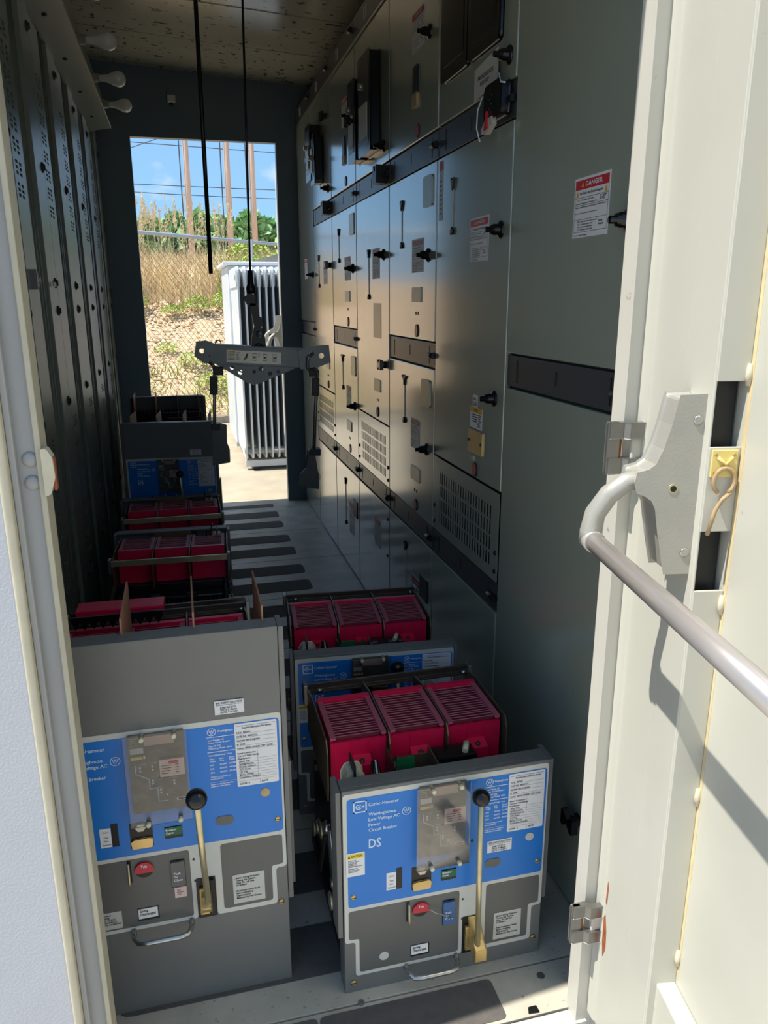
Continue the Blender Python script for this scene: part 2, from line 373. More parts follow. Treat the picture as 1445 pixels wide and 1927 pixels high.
# ---- hinged steel doors with panic bar (local: x = distance from hinge, t = out of the inner face)
PROF = [(0,.948),(.032,.948),(.036,.965),(.044,1.0),(.050,1.032),(.056,1.044),(.066,1.051),(.076,1.055),(.079,1.064),(.077,1.075),(.064,1.078),(.054,1.086),(.046,1.105),(.038,1.135),(.032,1.169),(0,1.170)]
def door(name, loc, rz, sg, label):
    r = struct(empty(name, loc, rz), label)
    def bx(s0, s1, t0, t1, z0, z1, nm, m, bev=.0015):
        a, b = sorted((sg*t0, sg*t1)); return MB().box(s0, s1, a, b, z0, z1).build(nm, m, r, bev=bev)
    bx(0, .80, -.062, -.041, .02, 2.13, 'skin', 'door_paint')
    bx(.0, .128, -.003, 0, .02, 2.13, 'stile', 'door_paint', .001); bx(.1285, .2085, -.003, .0012, .02, 2.13, 'stile_cover', 'door_paint', .002)
    b = MB(); b.prism([(.001,0),(.026,0),(.024,sg*.003),(.004,sg*.006)], 'xy', .02, 2.13); b.build('stile_bead', 'door_paint', r)
    bx(0, .004, -.041, -.003, .02, 2.13, 'stile_edge', 'door_paint')
    for z0, z1 in ((.02,.925),(1.004,1.111),(1.19,2.13)): bx(.2055, .2095, -.041, -.001, z0, z1, 'stile_side', 'door_paint', .001)
    bx(.03, .19, -.038, -.008, .88, 1.24, 'cavity_dark', 'dark_metal')  # dark box added so the hollow stile looks shaded through its cut-outs
    bx(.200, .79, -.041, -.012, .02, .300, 'kick_channel', 'door_paint', .003)
    bx(.59, .795, -.041, 0, .302, 2.13, 'stile', 'door_paint', .003)
    for z in (1.197, .905, .62, .345):
        b = MB(); b.tube([(.2115, sg*-.0385, z-.012), (.2125, sg*-.038, z), (.2115, sg*-.0385, z+.014)], [.003, .0045, .003], 7); b.build('weld_bead', 'cream_edge', r)
    for s0, end in ((.150, .196), (.66, .706)):
        h = MB(); h.prism([(sg*t, z) for t, z in PROF], 'yz', s0, end); h = h.build('panic_housing', 'housing_alu', r, bev=.004)
        for t, z in ((.010,1.142),(.010,.973)):
            MB().lathe((end, sg*t, z), (1,0,0), [(0,.0062),(.0012,.006),(.002,.004)], 14).build('screw', 'zinc', h)
        MB().lathe((end-.001, sg*.033, 1.057), (1,0,0), [(0,.0065),(.0018,.0065)], 14).build('key_ring', 'gold', h)
        MB().cyl((end, sg*.033, 1.057), (end+.0012, sg*.033, 1.057), .004, 10).build('key_hole', 'black', h)
        sA = (s0+end)/2; sB = sA-.012 if s0 < .4 else sA
        b = MB(); b.tube([(sA, sg*.066, 1.065), (sA, sg*.085, 1.061), (sA-.003, sg*.104, 1.045), (sB, sg*.117, 1.018), (sB, sg*.121, .994), (sB, sg*.1205, .978)], [.0125, .0125, .013, .0135, .0145, .0145], 14)
        b.build('arm', 'housing_alu', r)
    MB().lathe((.150, sg*.1205, .983), (1,0,0), [(0,.010),(.003,.0135),(.012,.0142),(.026,.0145),(.0265,.0125)], 18).build('bar_collar', 'housing_alu', r)
    MB().cyl((.172, sg*.1205, .983), (.69, sg*.1205, .985), .0125, 20).build('push_bar', 'bar_alu', r)
    def stain(pts, nm, m, t):
        b = MB(); b.prism(rpoly(pts, .002, 2), 'xz', sg*t, sg*(t+.0005)); b.build(nm, m, r)
    stain([(.030,.20),(.036,.175),(.046,.20),(.043,.235),(.034,.262),(.028,.25)], 'rust_patch', 'rust', .0)
    stain([(.031,.285),(.036,.282),(.038,.318),(.033,.33)], 'rust_patch', 'rust', .0)
    stain([(.2105,.31),(.2155,.31),(.2175,.55),(.2150,.80),(.2190,1.05),(.2160,1.40),(.2170,2.12),(.2105,2.12)], 'seam_stain', 'seam', -.041)
    m = bx(.2095, .2125, -.037, -.004, 1.074, 1.108, 'tie_mount', 'tie_yellow', .001)
    for a, c in ((-.032,1.080),(-.009,1.080),(-.032,1.102),(-.009,1.102)): MB().cyl((.2125, sg*a, c), (.2133, sg*a, c), .002, 8).build('mount_hole', 'tan_dirty', m)
    b = MB(); b.tube([(.213, sg*-.030, 1.099), (.2155, sg*-.0205, 1.091), (.213, sg*-.011, 1.099)], .0022, 6); b.build('mount_cross', 'tie_yellow', m)
    t = MB(); q = [(sg*(-.021+.0135*math.sin(a)), 1.070+.0165*math.cos(a)) for a in [R(25*i-150) for i in range(13)]]
    t.tube([(.2155, a, c) for a, c in q], .0028, 7); t.tube([(.216, sg*-.030, 1.055), (.217, sg*-.020, 1.047), (.217, sg*-.013, 1.034), (.217, sg*-.006, 1.002)], .0026, 7)
    t.build('cable_tie', 'tan_dirty', r)
    return r
AD = 10.2
door('door_1', (.647, .9957, 0), R(-(90+AD)), -1, 'white steel door swung open on the near doorway, panic bar inside')
door('door_2', (.668, 4.975, 0), R(90-3.2), 1, 'white steel door swung open beyond the far doorway')

# ---- left wall: perforated access panels between bolted flanges
wl = struct(MB().box(-.402, -.392, 1.05, YB, 0, 2.6).build('wall_left', 'wall_panel'))
LB = [1.714-.5334*1, 1.714]+[1.714+.5334*i for i in range(1, 6)]
vent_me = None
def vent_mesh():
    holes = []
    for z0, z1, n in ((1.545, 1.985, 8), (.30, .93, 9)):
        p = (z1-z0)/n
        for i in range(n):
            for c in range(2):
                for r_ in range(3):
                    y = .032+c*.052; z = z0+i*p+r_*.0135
                    holes.append((round(y, 4), round(y+.034, 4), round(z, 4), round(z+.0085, 4)))
    return MB().slotted(0, .004, .172, .02, 2.12, .003, holes).mesh('vent_plate', 'wall_panel')
vent_me = vent_mesh()
bolt_me = MB().lathe((0,0,0), (1,0,0), [(0,.016),(.003,.0155),(.0045,.012),(.0046,.010),(.0085,.0095),(.0095,.006),(.0098,.0005)], 16).mesh('bolt', 'bolt')
fil_me = MB().tube([(0,0,.02), (0,0,2.12)], .012, 12).mesh('panel_bend', 'wall_panel')
for i, y in enumerate(LB):
    p = MB(); p.box(-.392, -.386, y+.004, y+.36, .02, 2.12); p = p.build('access_panel', 'black' if False else 'wall_panel', wl)
    inst(vent_me, 'vent_plate', p, (-.381, y+.03, 0)); inst(fil_me, 'panel_bend', p, (-.386, y+.225, 0)); inst(fil_me, 'panel_bend', p, (-.389, y+.29, 0))
    f = MB(); f.box(-.392, -.373, y+.352, min(y+.5294, YB-.02), .0, 2.14); f = f.build('flange', 'wall_panel', wl, bev=.003)
    if i == 1:
        MB().box(-.384, -.360, y+.62-.5334+.54, y+.625-.5334+.54, 1.32, 1.355).build('latch_tee', 'steel', p)
    for z in (.35, .963, 1.252, 1.337, 1.677, 2.06):
        inst(bolt_me, 'bolt', f, (-.373, y+.5334-.045, z))
    MB().box(-.40, -.372, y+.002, y+.5314, 2.145, 2.26).build('upper_panel', 'wall_panel', wl, bev=.004)
MB().box(-.381, -.36, 2.30, 2.385, 1.331, 1.345).build('latch_bar', 'dark_metal', wl, bev=.001)
MB().box(-.383, -.356, 2.298, 2.305, 1.312, 1.364).build('latch_tee', 'steel', wl, bev=.001)
MB().box(-.366, -.362, 2.655, 2.675, 1.325, 1.338).build('white_tab', 'label_white', wl)
# ---- light bar with bulbs on the left wall
lb = tag(empty('light_bar', (-.385, 1.10, 2.12)), 'long grey lamp trough high on the left wall, carrying bare bulbs', 'light fixture')
Y0, Y1 = 0., 3.49
MB().prism([(0,.004),(.112,.022),(.112,.026),(0,.010)], 'xz', Y0, Y1).build('bottom_plate', 'wall_panel', lb)
MB().prism([(.109,.022),(.114,.022),(.114,.034),(.109,.034)], 'xz', Y0, Y1).build('lip', 'cream_edge', lb)
MB().prism([(.085,.026),(.092,.026),(.080,.19),(.05,.26),(.0,.30),(.0,.29),(.045,.25),(.072,.19)], 'xz', Y0, Y1).build('socket_panel', 'wall_panel', lb)
MB().prism([(0,.004),(.112,.022),(.09,.12),(.08,.19),(0,.29)], 'xz', Y1, Y1+.003).build('end_cap', 'wall_panel', lb)
for k in range(7): MB().lathe((.05, .35+k*.47, .011), (0,0,-1), [(0,.008),(.004,.007),(.0045,.001)], 8).build('screw', 'black', lb)
for y in (.24, .77, 1.30, 1.83, 2.36, 2.90, 3.40):
    s = MB().lathe((.083, y, .115), (1,0,0), [(0,.024),(.012,.024),(.014,.019),(.034,.018)], 16).build('socket', 'socket', lb)
def bulb(y, label):
    o = MB().lathe((0,0,0), (1,0,0), [(0,.0135),(.016,.014),(.030,.016),(.044,.020),(.058,.0265),(.070,.031),(.081,.0325),(.092,.031),(.102,.025),(.109,.016),(.1125,.006),(.113,.0005)], 20).build('light_bulb', 'bulb')
    o.location = (-.385+.117, 1.10+y, 2.12+.115); tag(o, label, 'light bulb', 'bulbs on the light bar')
bulb(3.40, 'frosted round light bulb at the far end of the light bar')
bulb(2.90, 'frosted round light bulb, second from the far end of the light bar')
bulb(2.36, 'frosted round light bulb, third from the far end of the light bar')
bulb(1.83, 'frosted round light bulb cut by the top edge, nearest visible')
# ================================================================== SWITCHGEAR LINE (right side)
knob_me = MB().lathe((0,0,0), (-1,0,0), [(0,.020),(.002,.0205),(.005,.0185),(.008,.0125),(.020,.0125),(.0205,.0105),(.026,.0105),(.0265,.0065),(.038,.0065),(.0385,.001)], 12).mesh('knob', 'black_plastic')
b = MB(); b.lathe((0,0,0), (-1,0,0), [(0,.014),(.016,.012)], 10); b.prism([(-.024,-.017),(-.016,-.019),(0,-.006),(.016,-.019),(.024,-.017),(.024,.017),(.016,.019),(0,.006),(-.016,.019),(-.024,.017)], 'yz', -.028, -.014)
wing_me = b.mesh('wing_latch', 'black_plastic')
pin_me = MB().cyl((-.010,-.0055,0), (-.010,.040,0), .0085, 10).mesh('hinge_pin', 'black')
b = MB(); b.prism(rrect(-.048,.048,-.023,.023,.003), 'yz', -.0035, 0); plate_me = b.mesh('nameplate', 'nameplate')
screw_me = MB().lathe((0,0,0), (-1,0,0), [(0,.007),(.003,.0065),(.004,.002)], 8).mesh('screw', 'black_plastic')
def strap(door, y, zt, zb, fork=1):
    s = MB(); s.prism([(y-.002,zt),(y+.002,zt),(y+.0015,zb),(y-.0015,zb)], 'yz', -.0022, -.0004); s.build('strap', 'label_plate', door)
    s = MB()
    if fork == 1: s.prism([(y,zt-.012),(y+.014,zt+.016),(y+.008,zt+.020),(y,zt+.012),(y-.008,zt+.020),(y-.014,zt+.016)], 'yz', -.006, 0)
    else: s.prism([(y-.003,zt-.02),(y+.003,zt-.02),(y+.005,zt),(y+.024,zt+.006),(y+.022,zt+.013),(y,zt+.008),(y-.022,zt+.013),(y-.024,zt+.006),(y-.005,zt)], 'yz', -.006, 0)
    s.build('strap_fork', 'black', door)
    s = MB(); s.prism([(y-.012,zb-.008),(y,zb+.004),(y+.012,zb-.008),(y+.006,zb-.016),(y,zb-.006),(y-.006,zb-.016)], 'yz', -.006, 0); s.build('strap_clip', 'black', door)
def trip_window(door, y, z, m='red_button'):
    s = MB(); s.prism([(y+.018*math.cos(a), z+.020*math.sin(a)) for a in [i*math.pi/8 for i in range(16)]], 'yz', -.003, 0); s.build('bezel', 'dark_metal', door)
    s = MB(); s.prism([(y+.014*math.cos(a), z+.0165*math.sin(a)) for a in [i*math.pi/8 for i in range(16)]], 'yz', -.0036, -.001); s.build('trip_button', m, door)
def name_plate(door, y, z):
    inst(plate_me, 'nameplate', door, (0, y, z))
    for k in (-.014, .010): MB().prism(rrect(y+k-.003, y+k+.003, z-.062, z-.052, .002), 'yz', -.0015, 0).build('peg_hole', 'black', door)
def danger(parent, y, z, w, h, full=True):
    c = card(parent, SIDE(y, z, -.0004), w, h, 'danger_label')
    MB().rect(w*.03, w*.97, h*.80, h*.955, .001).build('header', 'red_label', c)
    ink(c, lambda b: b.text('DANGER', w*.33, h*.845, h*.075, w*.47), m='print_white', w=.0012)
    t = MB(); t.add([(w*.20,h*.84,.0014),(w*.29,h*.84,.0014),(w*.245,h*.925,.0014)], [(0,1,2)])
    if full:
        for u in (.06, .86): t.add([(w*u,h*.68,.0012),(w*(u+.08),h*.68,.0012),(w*(u+.04),h*.79,.0012)], [(0,1,2)])
    t.build('warning_mark', 'orange_label', c)
    def body(b):
        b.text('Arc-Flash and Shock Hazards', w*.16, h*.715, h*.042, w*.66)
        for v in (.66, .535, .30, .09): b.rect(w*.03, w*.97, h*v, h*v+h*.006, .0002)
        for u in (.03, .965): b.rect(w*u, w*u+w*.006, h*.09, h*.80, .0002)
        b.text('21 in.   Arc Flash Boundary', w*.08, h*.615, h*.022, w*.52); b.text('8.0 cal/cm2  Incident Energy Flash Hazard at 18 in.', w*.06, h*.56, h*.022, w*.62)
        b.text('Cat. Danger\nRequired\nPPE level', w*.74, h*.63, h*.02, w*.2)
        b.text('Recommended PPE Required for Arc Flash and Shock Hazards', w*.06, h*.495, h*.024, w*.86); b.text('FR shirt and pants, hard hat, hearing protection', w*.06, h*.40, h*.02, w*.65)
        for i, s in enumerate(('480 V  Shock Hazard when cover is removed', '42 in  Limited Approach', '12 in  Restricted Approach', '1 in   Prohibited Approach')): b.text(s, w*.14, h*(.255-.045*i), h*.024, w*(.56 if i == 0 else .44))
        b.text('Shock\nHazard', w*.74, h*.22, h*.035, w*.14); b.text('Location:  Main Switchgear', w*.05, h*.03, h*.022, w*.4)
    ink(c, body)
    return c
def section(i, label, build, doors):
    y0, y1 = SEC[i], SEC[i+1]; w = y1-y0
    r = tag(empty('switchgear_section', (XC, y0, 0)), label, 'switchgear', 'steel switchgear sections')
    MB().box(.019, .80, .001, w-.001, 0, 2.24).build('body', 'cabinet_body', r)
    out = {}
    for nm, z0, z1 in doors:
        if nm.startswith('band'):
            o = MB().box(.004, .018, .004, w-.004, z0+.002, z1-.002).build('vent_strip', 'band', r, bev=.0015)
            MB().prism(rrect(.006, .05, z0+.010, z1-.010, .002), 'yz', .0028, .0042).build('end_clip', 'band', o)
            MB().prism(rrect(w-.06, w-.056, z0+.012, z1-.012, .001), 'yz', .0030, .0042).build('slit', 'black', o)
            MB().prism(rrect(.064, .068, z0+.012, z1-.012, .001), 'yz', .0030, .0042).build('slit', 'black', o)
            MB().prism(rrect(w*.52, w*.53, z0+.025, z1-.020, .003), 'yz', .0030, .0042).build('slit', 'black', o)
            inst(pin_me, 'hinge_pin', o, (.006, 0.006, (z0+z1)/2))
        elif nm == 'grille':
            holes = [(round(.055+.0202*k, 4), round(.055+.0202*k+.0105, 4), round(.615+.042*j, 4), round(.615+.042*j+.034, 4)) for k in range(21) for j in range(4)]
            o = MB().slotted(.0, .004, w-.004, z0+.003, z1-.003, .0008, holes).build('vent_grille', 'cabinet', r)
            MB().box(.010, .018, .01, w-.01, z0+.01, z1-.01).build('slot_backing', 'black', o)  # black sheet keeps the slots dark, standing for the unlit inside
            for y in (.02, w-.02):
                for z in (z0+.03, z0+.08): inst(screw_me, 'screw', o, (0, y, z))
        else:
            o = MB().box(0, .018, .004, w-.004, z0+.003, z1-.003).build('door', 'cabinet', r, bev=.0025)
        out[nm] = o
    s = MB().box(-.004, .02, .002, w-.002, 2.258, 2.335).build('top_vent', 'band', r, bev=.002)
    inst(pin_me, 'hinge_pin', s, (-.004, .004, 2.30))
    for k in (.30, .36): MB().box(-.0052, -.004, w-.05-k*.5, w-.035-k*.5, 2.275, 2.318).build('vent_tag', 'label_plate', s)
    MB().box(-.003, .02, .001, w-.001, 2.249, 2.255).build('trim_rail', 'cabinet', r)
    build(r, out, w)
    return r
ALL2 = [('top', 1.745, 2.246), ('band_a', 1.667, 1.745), ('mid', 1.158, 1.667), ('band_b', 1.08, 1.158), ('low', .578, 1.08), ('band_c', .502, .578), ('base', .005, .502)]
ALLG = [('top', 1.745, 2.246), ('band_a', 1.667, 1.745), ('mid', .82, 1.667), ('grille', .58, .82), ('band_c', .502, .578), ('base', .005, .502)]
ALL0 = [('up', 1.16, 2.246), ('band_b', 1.085, 1.16), ('low', .005, 1.085)]
def s0(r, d, w):
    inst(knob_me, 'knob', d['up'], (0, .040, 1.411)); inst(wing_me, 'wing_latch', d['low'], (0, .060, .229)); danger(r, 1.417-1.18, 1.395, .128, .105)
section(0, 'nearest switchgear section, plain door with white danger label', s0, ALL0)
def meter(r, y0, y1, z0, z1, dep, glass='meter_dark', frame='relay_grey', nm='meter'):
    m = MB().prism(rrect(y0, y1, z0, z1, .012), 'yz', -dep, 0).build(nm, frame, r, bev=.006)
    MB().prism(rrect(y0+.016, y1-.016, z0+.03, z1-.016, .006), 'yz', -dep-.0015, -dep+.002).build('glass', glass, m)
    return m
def s1(r, d, w):
    meter(r, .292, .478, 1.846, 2.21, .012, frame='black_plastic'); meter(r, .085, .272, 1.846, 2.21, .012, frame='black_plastic')
    inst(knob_me, 'knob', d['top'], (0, .042, 1.798)); inst(knob_me, 'knob', d['mid'], (0, .056, 1.440)); inst(knob_me, 'knob', d['mid'], (0, .060, 1.048))
    danger(r, 1.970-1.714, 1.376, .127, .105, False); strap(d['mid'], .392, 1.578, 1.470)
    c = card(r, SIDE(.512, 1.50, -.0004), .03, .155, 'strip_label', 'label_plate'); MB().rect(0, .03, .13, .155, .0009).build('header', 'red_label', c)
    ink(c, lambda b: [b.rect(.004, .026, .10-.012*k, .104-.012*k) for k in range(8)], m='ink_faint')
    c = card(r, SIDE(.205, 1.002, -.0004), .034, .040, 'number_label'); ink(c, lambda b: (b.text('0002', .006, .026, .007, .02), b.text('52-M1', .004, .012, .009, .026)))
    c = card(r, SIDE(.222, .955, -.0006), .088, .055, 'warning_label'); MB().rect(0, .088, .041, .055, .0009).build('header', 'orange_label', c)
    ink(c, lambda b: (b.text('CAUTION', .03, .045, .006, .028), [b.rect(.02, .05, .034-.006*k, .037-.006*k) for k in range(4)], [b.rect(.055, .082-.003*(k % 3), .036-.005*k, .038-.005*k) for k in range(7)]))
    p = MB().prism(rrect(.125, .227, .888, .950, .003), 'yz', -.004, 0).build('brass_plate', 'brass', r); 
    for y in (.131, .221): MB().cyl((-.004, y, .919), (-.006, y, .919), .004, 8).build('rivet', 'dark_metal', p)
    for y in (.203, .188): MB().prism(rrect(y-.003, y+.003, .866, .880, .002), 'yz', -.003, 0).build('peg', 'nameplate', d['mid'])
    trip_window(d['mid'], .175, .845)
section(1, 'switchgear section with two dark meters on top and tall plain door', s1, ALLG)
def sA(r, d, w, lo=True):
    c = danger(r, .262, 1.996, .128, .105, False); inst(knob_me, 'knob', d['top'], (0, .085, 2.009))
    MB().box(-.006, 0, .19, .235, 1.88, 1.955).build('switch_plate', 'black', r); MB().box(-.007, 0, .192, .242, 1.845, 1.882).build('paper_tag', 'tan_dirty', r)
    trip_window(d['top'], .192, 1.776)
    strap(d['mid'], .366, 1.577, 1.464); strap(d['low'], .324, 1.02, .885, 2)
    inst(knob_me, 'knob', d['mid'], (0, .076, 1.412)); inst(knob_me, 'knob', d['low'], (0, .070, .821))
    danger(r, .246, 1.366, .122, .100, False); danger(r, .246, .80, .10, .10, False)
    for dd, z in (('mid', 1.298), ('low', .714)): name_plate(d[dd], .19, z)
    trip_window(d['mid'], .187, 1.187); trip_window(d['low'], .182, .608)
    for z in (1.592, .998): MB().prism(rrect(.04, .125, z-.042, z+.042, .010), 'yz', -.004, 0).build('tag_plate', 'nameplate', r, bev=.001)
    strap(d['base'], .30, .42, .22); danger(r, .22, .19, .10, .16, False)
    MB().prism(rrect(.04, .125, .30, .38, .004), 'yz', -.003, 0).build('dark_plate', 'black', r)
section(2, 'switchgear section between the tall plain door and the relay section', lambda r, d, w: sA(r, d, w), ALL2)
def relay(r, y0, y1, z0, z1, dep):
    m = meter(r, y0, y1, z0, z1, dep, 'relay_grey', 'black_plastic', 'relay')
    MB().prism(rrect(y0+.03, y1-.03, z0+.05, z0+.16, .004), 'yz', -dep-.006, -dep).build('relay_face', 'label_plate', m)
    MB().cyl((-dep-.02, (y0+y1)/2, z1-.10), (-dep, (y0+y1)/2, z1-.10), .012, 10).build('relay_dial', 'nameplate', m)
def s3(r, d, w):
    relay(r, .34, .46, 1.80, 2.08, .045); relay(r, .12, .30, 1.80, 2.12, .040); inst(wing_me, 'wing_latch', d['top'], (-.045, .38, 1.94))
    inst(knob_me, 'knob', d['top'], (0, .070, 1.803)); inst(knob_me, 'knob', d['mid'], (0, .08, 1.441)); inst(wing_me, 'wing_latch', d['mid'], (0, .058, 1.047))
    strap(d['mid'], .31, 1.452, 1.30); danger(r, .25, 1.36, .11, .11, False)
    c = card(r, SIDE(.24, 1.14, -.0004), .12, .13, 'faded_label', 'nameplate')
    name_plate(d['mid'], .178, .958); trip_window(d['mid'], .177, .854, 'black'); danger(r, .24, .29, .10, .12, False)
    MB().prism([(.05,1.68),(.10,1.68),(.10,1.74),(.085,1.74),(.085,1.72),(.065,1.72),(.065,1.74),(.05,1.74)], 'yz', -.035, .002).build('hook_bracket', 'black', r)
    for z in (.30, .45): inst(screw_me, 'screw', d['base'], (0, .03, z))
section(3, 'switchgear section with two black relays on its top door', s3, ALLG)
section(4, 'switchgear section next beyond the two black relays', lambda r, d, w: sA(r, d, w, False), ALL2)
def s5(r, d, w):
    relay(r, .28, .42, 1.87, 2.12, .05); relay(r, .20, .30, 1.84, 2.06, .045); inst(wing_me, 'wing_latch', d['top'], (0, .10, 2.12)); inst(knob_me, 'knob', d['top'], (0, .08, 1.80))
    inst(wing_me, 'wing_latch', d['mid'], (0, .07, 1.447)); strap(d['mid'], .38, 1.49, 1.36); danger(r, .25, 1.36, .10, .10, False); name_plate(d['mid'], .178, .958); trip_window(d['mid'], .177, .854, 'black')
    MB().prism([(.05,1.68),(.10,1.68),(.10,1.74),(.085,1.74),(.085,1.72),(.065,1.72),(.065,1.74),(.05,1.74)], 'yz', -.035, .002).build('hook_bracket', 'black', r)
section(5, 'last full switchgear section before the far end panel', s5, ALLG)
def s6(r, d, w):
    inst(wing_me, 'wing_latch', d['up'], (0, .04, 2.0)); inst(knob_me, 'knob', d['up'], (0, .05, 1.416)); inst(wing_me, 'wing_latch', d['low'], (0, .12, .25)); danger(r, .33, 1.40, .10, .11, False)
section(6, 'plain switchgear end section beside the far doorway', s6, ALL0)
# ---- tag and lock hanging on the meter section
ht = tag(empty('hang_tag', (.728, 1.935, 1.742)), 'white card tag on a wire hanging below the dark meters', 'tag')
c = MB().prism(rpoly([(0,0),(.145,.014),(.145,.082),(0,.068)], .001), 'xy', 0, .0012).build('tag_card', 'label_plate', ht, mw=SIDE(0, 0, 0))
ink(c, lambda b: (b.text('MANUALS AND NOTE', .026, .040, .009, .094), b.text('IN BE SHOP', .04, .026, .009, .055)), w=.0016)
b = MB(); b.tube([(-.002,-.145,.03),(-.012,-.18,.018),(-.02,-.21,-.005),(-.02,-.235,-.012)], .0018, 6); b.tube([(-.002,-.06,.0),(-.012,-.055,-.03),(-.016,-.062,-.07),(-.012,-.075,-.10)], .0018, 6); b.build('tie_wire', 'print_white', ht)
lk = tag(empty('padlock', (.735, 1.775, 1.672)), 'black lockout padlock with red and white tag below the white card', 'padlock')
MB().prism(rrect(-.045, .045, .005, .072, .014), 'yz', -.026, -.001).build('body', 'black_plastic', lk, bev=.004)
for k in range(6): MB().cyl((-.0275, .010*(k % 2), .015+.009*k), (-.025, .010*(k % 2), .015+.009*k), .0025, 8).build('stud', 'dark_metal', lk)
MB().prism([(-.008,.006),(.030,.002),(.052,-.012),(.050,-.022),(.022,-.026),(-.014,-.010)], 'yz', -.030, -.018).build('lock_tag', 'label_plate', lk)
MB().prism([(.008,-.016),(.026,-.018),(.014,.020)], 'yz', -.034, -.0275).build('tag_stripe', 'red_label', lk)
# ================================================================== DRAW-OUT CIRCUIT BREAKERS
BW = .401
CH = [(.009, .122), (.130, .243), (.251, .364)]
def chute_parts():
    w, dpt, h = .113, .157, .112                        # origin: front bottom left corner
    b = MB(); t = .006
    b.box(0, w, 0, t, 0, h-.010); b.box(0, w, dpt-t-.006, dpt, 0, h+.005); b.box(0, t, t, dpt-t, 0, h-.004); b.box(w-t, w, t, dpt-t, 0, h-.004)
    b.box(t, w-t, t, dpt-t, 0, h-.05)
    for x in (w*.36, w*.66): b.box(x, x+.0016, -.0012, 0, .0, h-.012)
    body = b.mesh('arc_chute', 'chute_red')
    rail = MB().prism(rpoly([(0,0),(.011,0),(.011,dpt-.006),(0,dpt-.006)], .002), 'xy', h-.004, h+.0015).mesh('rail', 'chute_rail')
    plate = MB().box(.011, w-.011, 0, .0034, h-.036, h-.003).mesh('plate', 'chute_plate')
    plate.materials.append(MATS['chute_edge']); plate.polygons[1].material_index = 1
    tab = MB().prism([(-.024,.030),(0,.024),(0,.070),(-.004,.068),(-.024,.060)], 'yz', w*.36, w*.70).mesh('mounting_tab', 'chute_red')
    nut = MB().lathe((w*.53,-.014,.062), (0,0,1), [(0,.006),(.003,.006),(.0032,.0035),(.006,.0035)], 8).mesh('bolt', 'bolt')
    return body, rail, plate, tab, nut
CHP = chute_parts()
def chute(root, x, y, ztop, n=15):
    c = inst(CHP[0], 'arc_chute', root, (x, y, ztop-.112))
    inst(CHP[1], 'rail', c, (0, 0, 0)); inst(CHP[1], 'rail', c, (.102, 0, 0))
    for k in range(n): inst(CHP[2], 'plate', c, (0, .010+k*.130/(n-1), random.uniform(-.0012, .0008)))
    inst(CHP[3], 'mounting_tab', c, (0, 0, 0)); inst(CHP[4], 'bolt', c, (0, 0, 0))
roller_me = MB().lathe((0,0,0), (1,0,0), [(0,.017),(.003,.019),(.006,.015),(.012,.015),(.015,.019),(.018,.017)], 16).mesh('roller', 'gold')
stud_me = MB().lathe((0,0,0), (1,0,0), [(0,.011),(.010,.011),(.0105,.006),(.02,.006)], 8).mesh('hex_stud', 'zinc')
finger_me = MB().box(0, .006, 0, .035, 0, .045).mesh('contact_finger', 'dark_metal')
post_me = MB().lathe((0,0,0), (0,0,1), [(0,.009),(.012,.009),(.0125,.004),(.020,.004)], 8).mesh('terminal_post', 'dark_metal')
def westinghouse(b, u, v, r, w=.0004):
    """circled W mark with a bar"""
    n = 28
    for k in range(n):
        a, c = 2*math.pi*k/n, 2*math.pi*(k+1)/n
        b.add([(u+r*math.cos(a), v+r*math.sin(a), w), (u+r*math.cos(c), v+r*math.sin(c), w), (u+r*.86*math.cos(c), v+r*.86*math.sin(c), w), (u+r*.86*math.cos(a), v+r*.86*math.sin(a), w)], [(0,1,2,3)])
    P = [(-.5,.3),(-.26,-.2),(0,.3),(.26,-.2),(.5,.3)]
    for (x0, y0), (x1, y1) in zip(P, P[1:]):
        d = .085; b.add([(u+r*(x0-d), v+r*y0, w), (u+r*(x0+d), v+r*y0, w), (u+r*(x1+d), v+r*y1, w), (u+r*(x1-d), v+r*y1, w)], [(0,1,2,3)])
    for x0, y0 in (P[0], P[2], P[4]): b.add([(u+r*(x0+.13*math.cos(q*math.pi/4)), v+r*(y0+.08+.13*math.sin(q*math.pi/4)), w) for q in range(8)], [tuple(range(8))])
    b.rect(u-r*.3, u+r*.3, v-r*.48, v-r*.34, w)
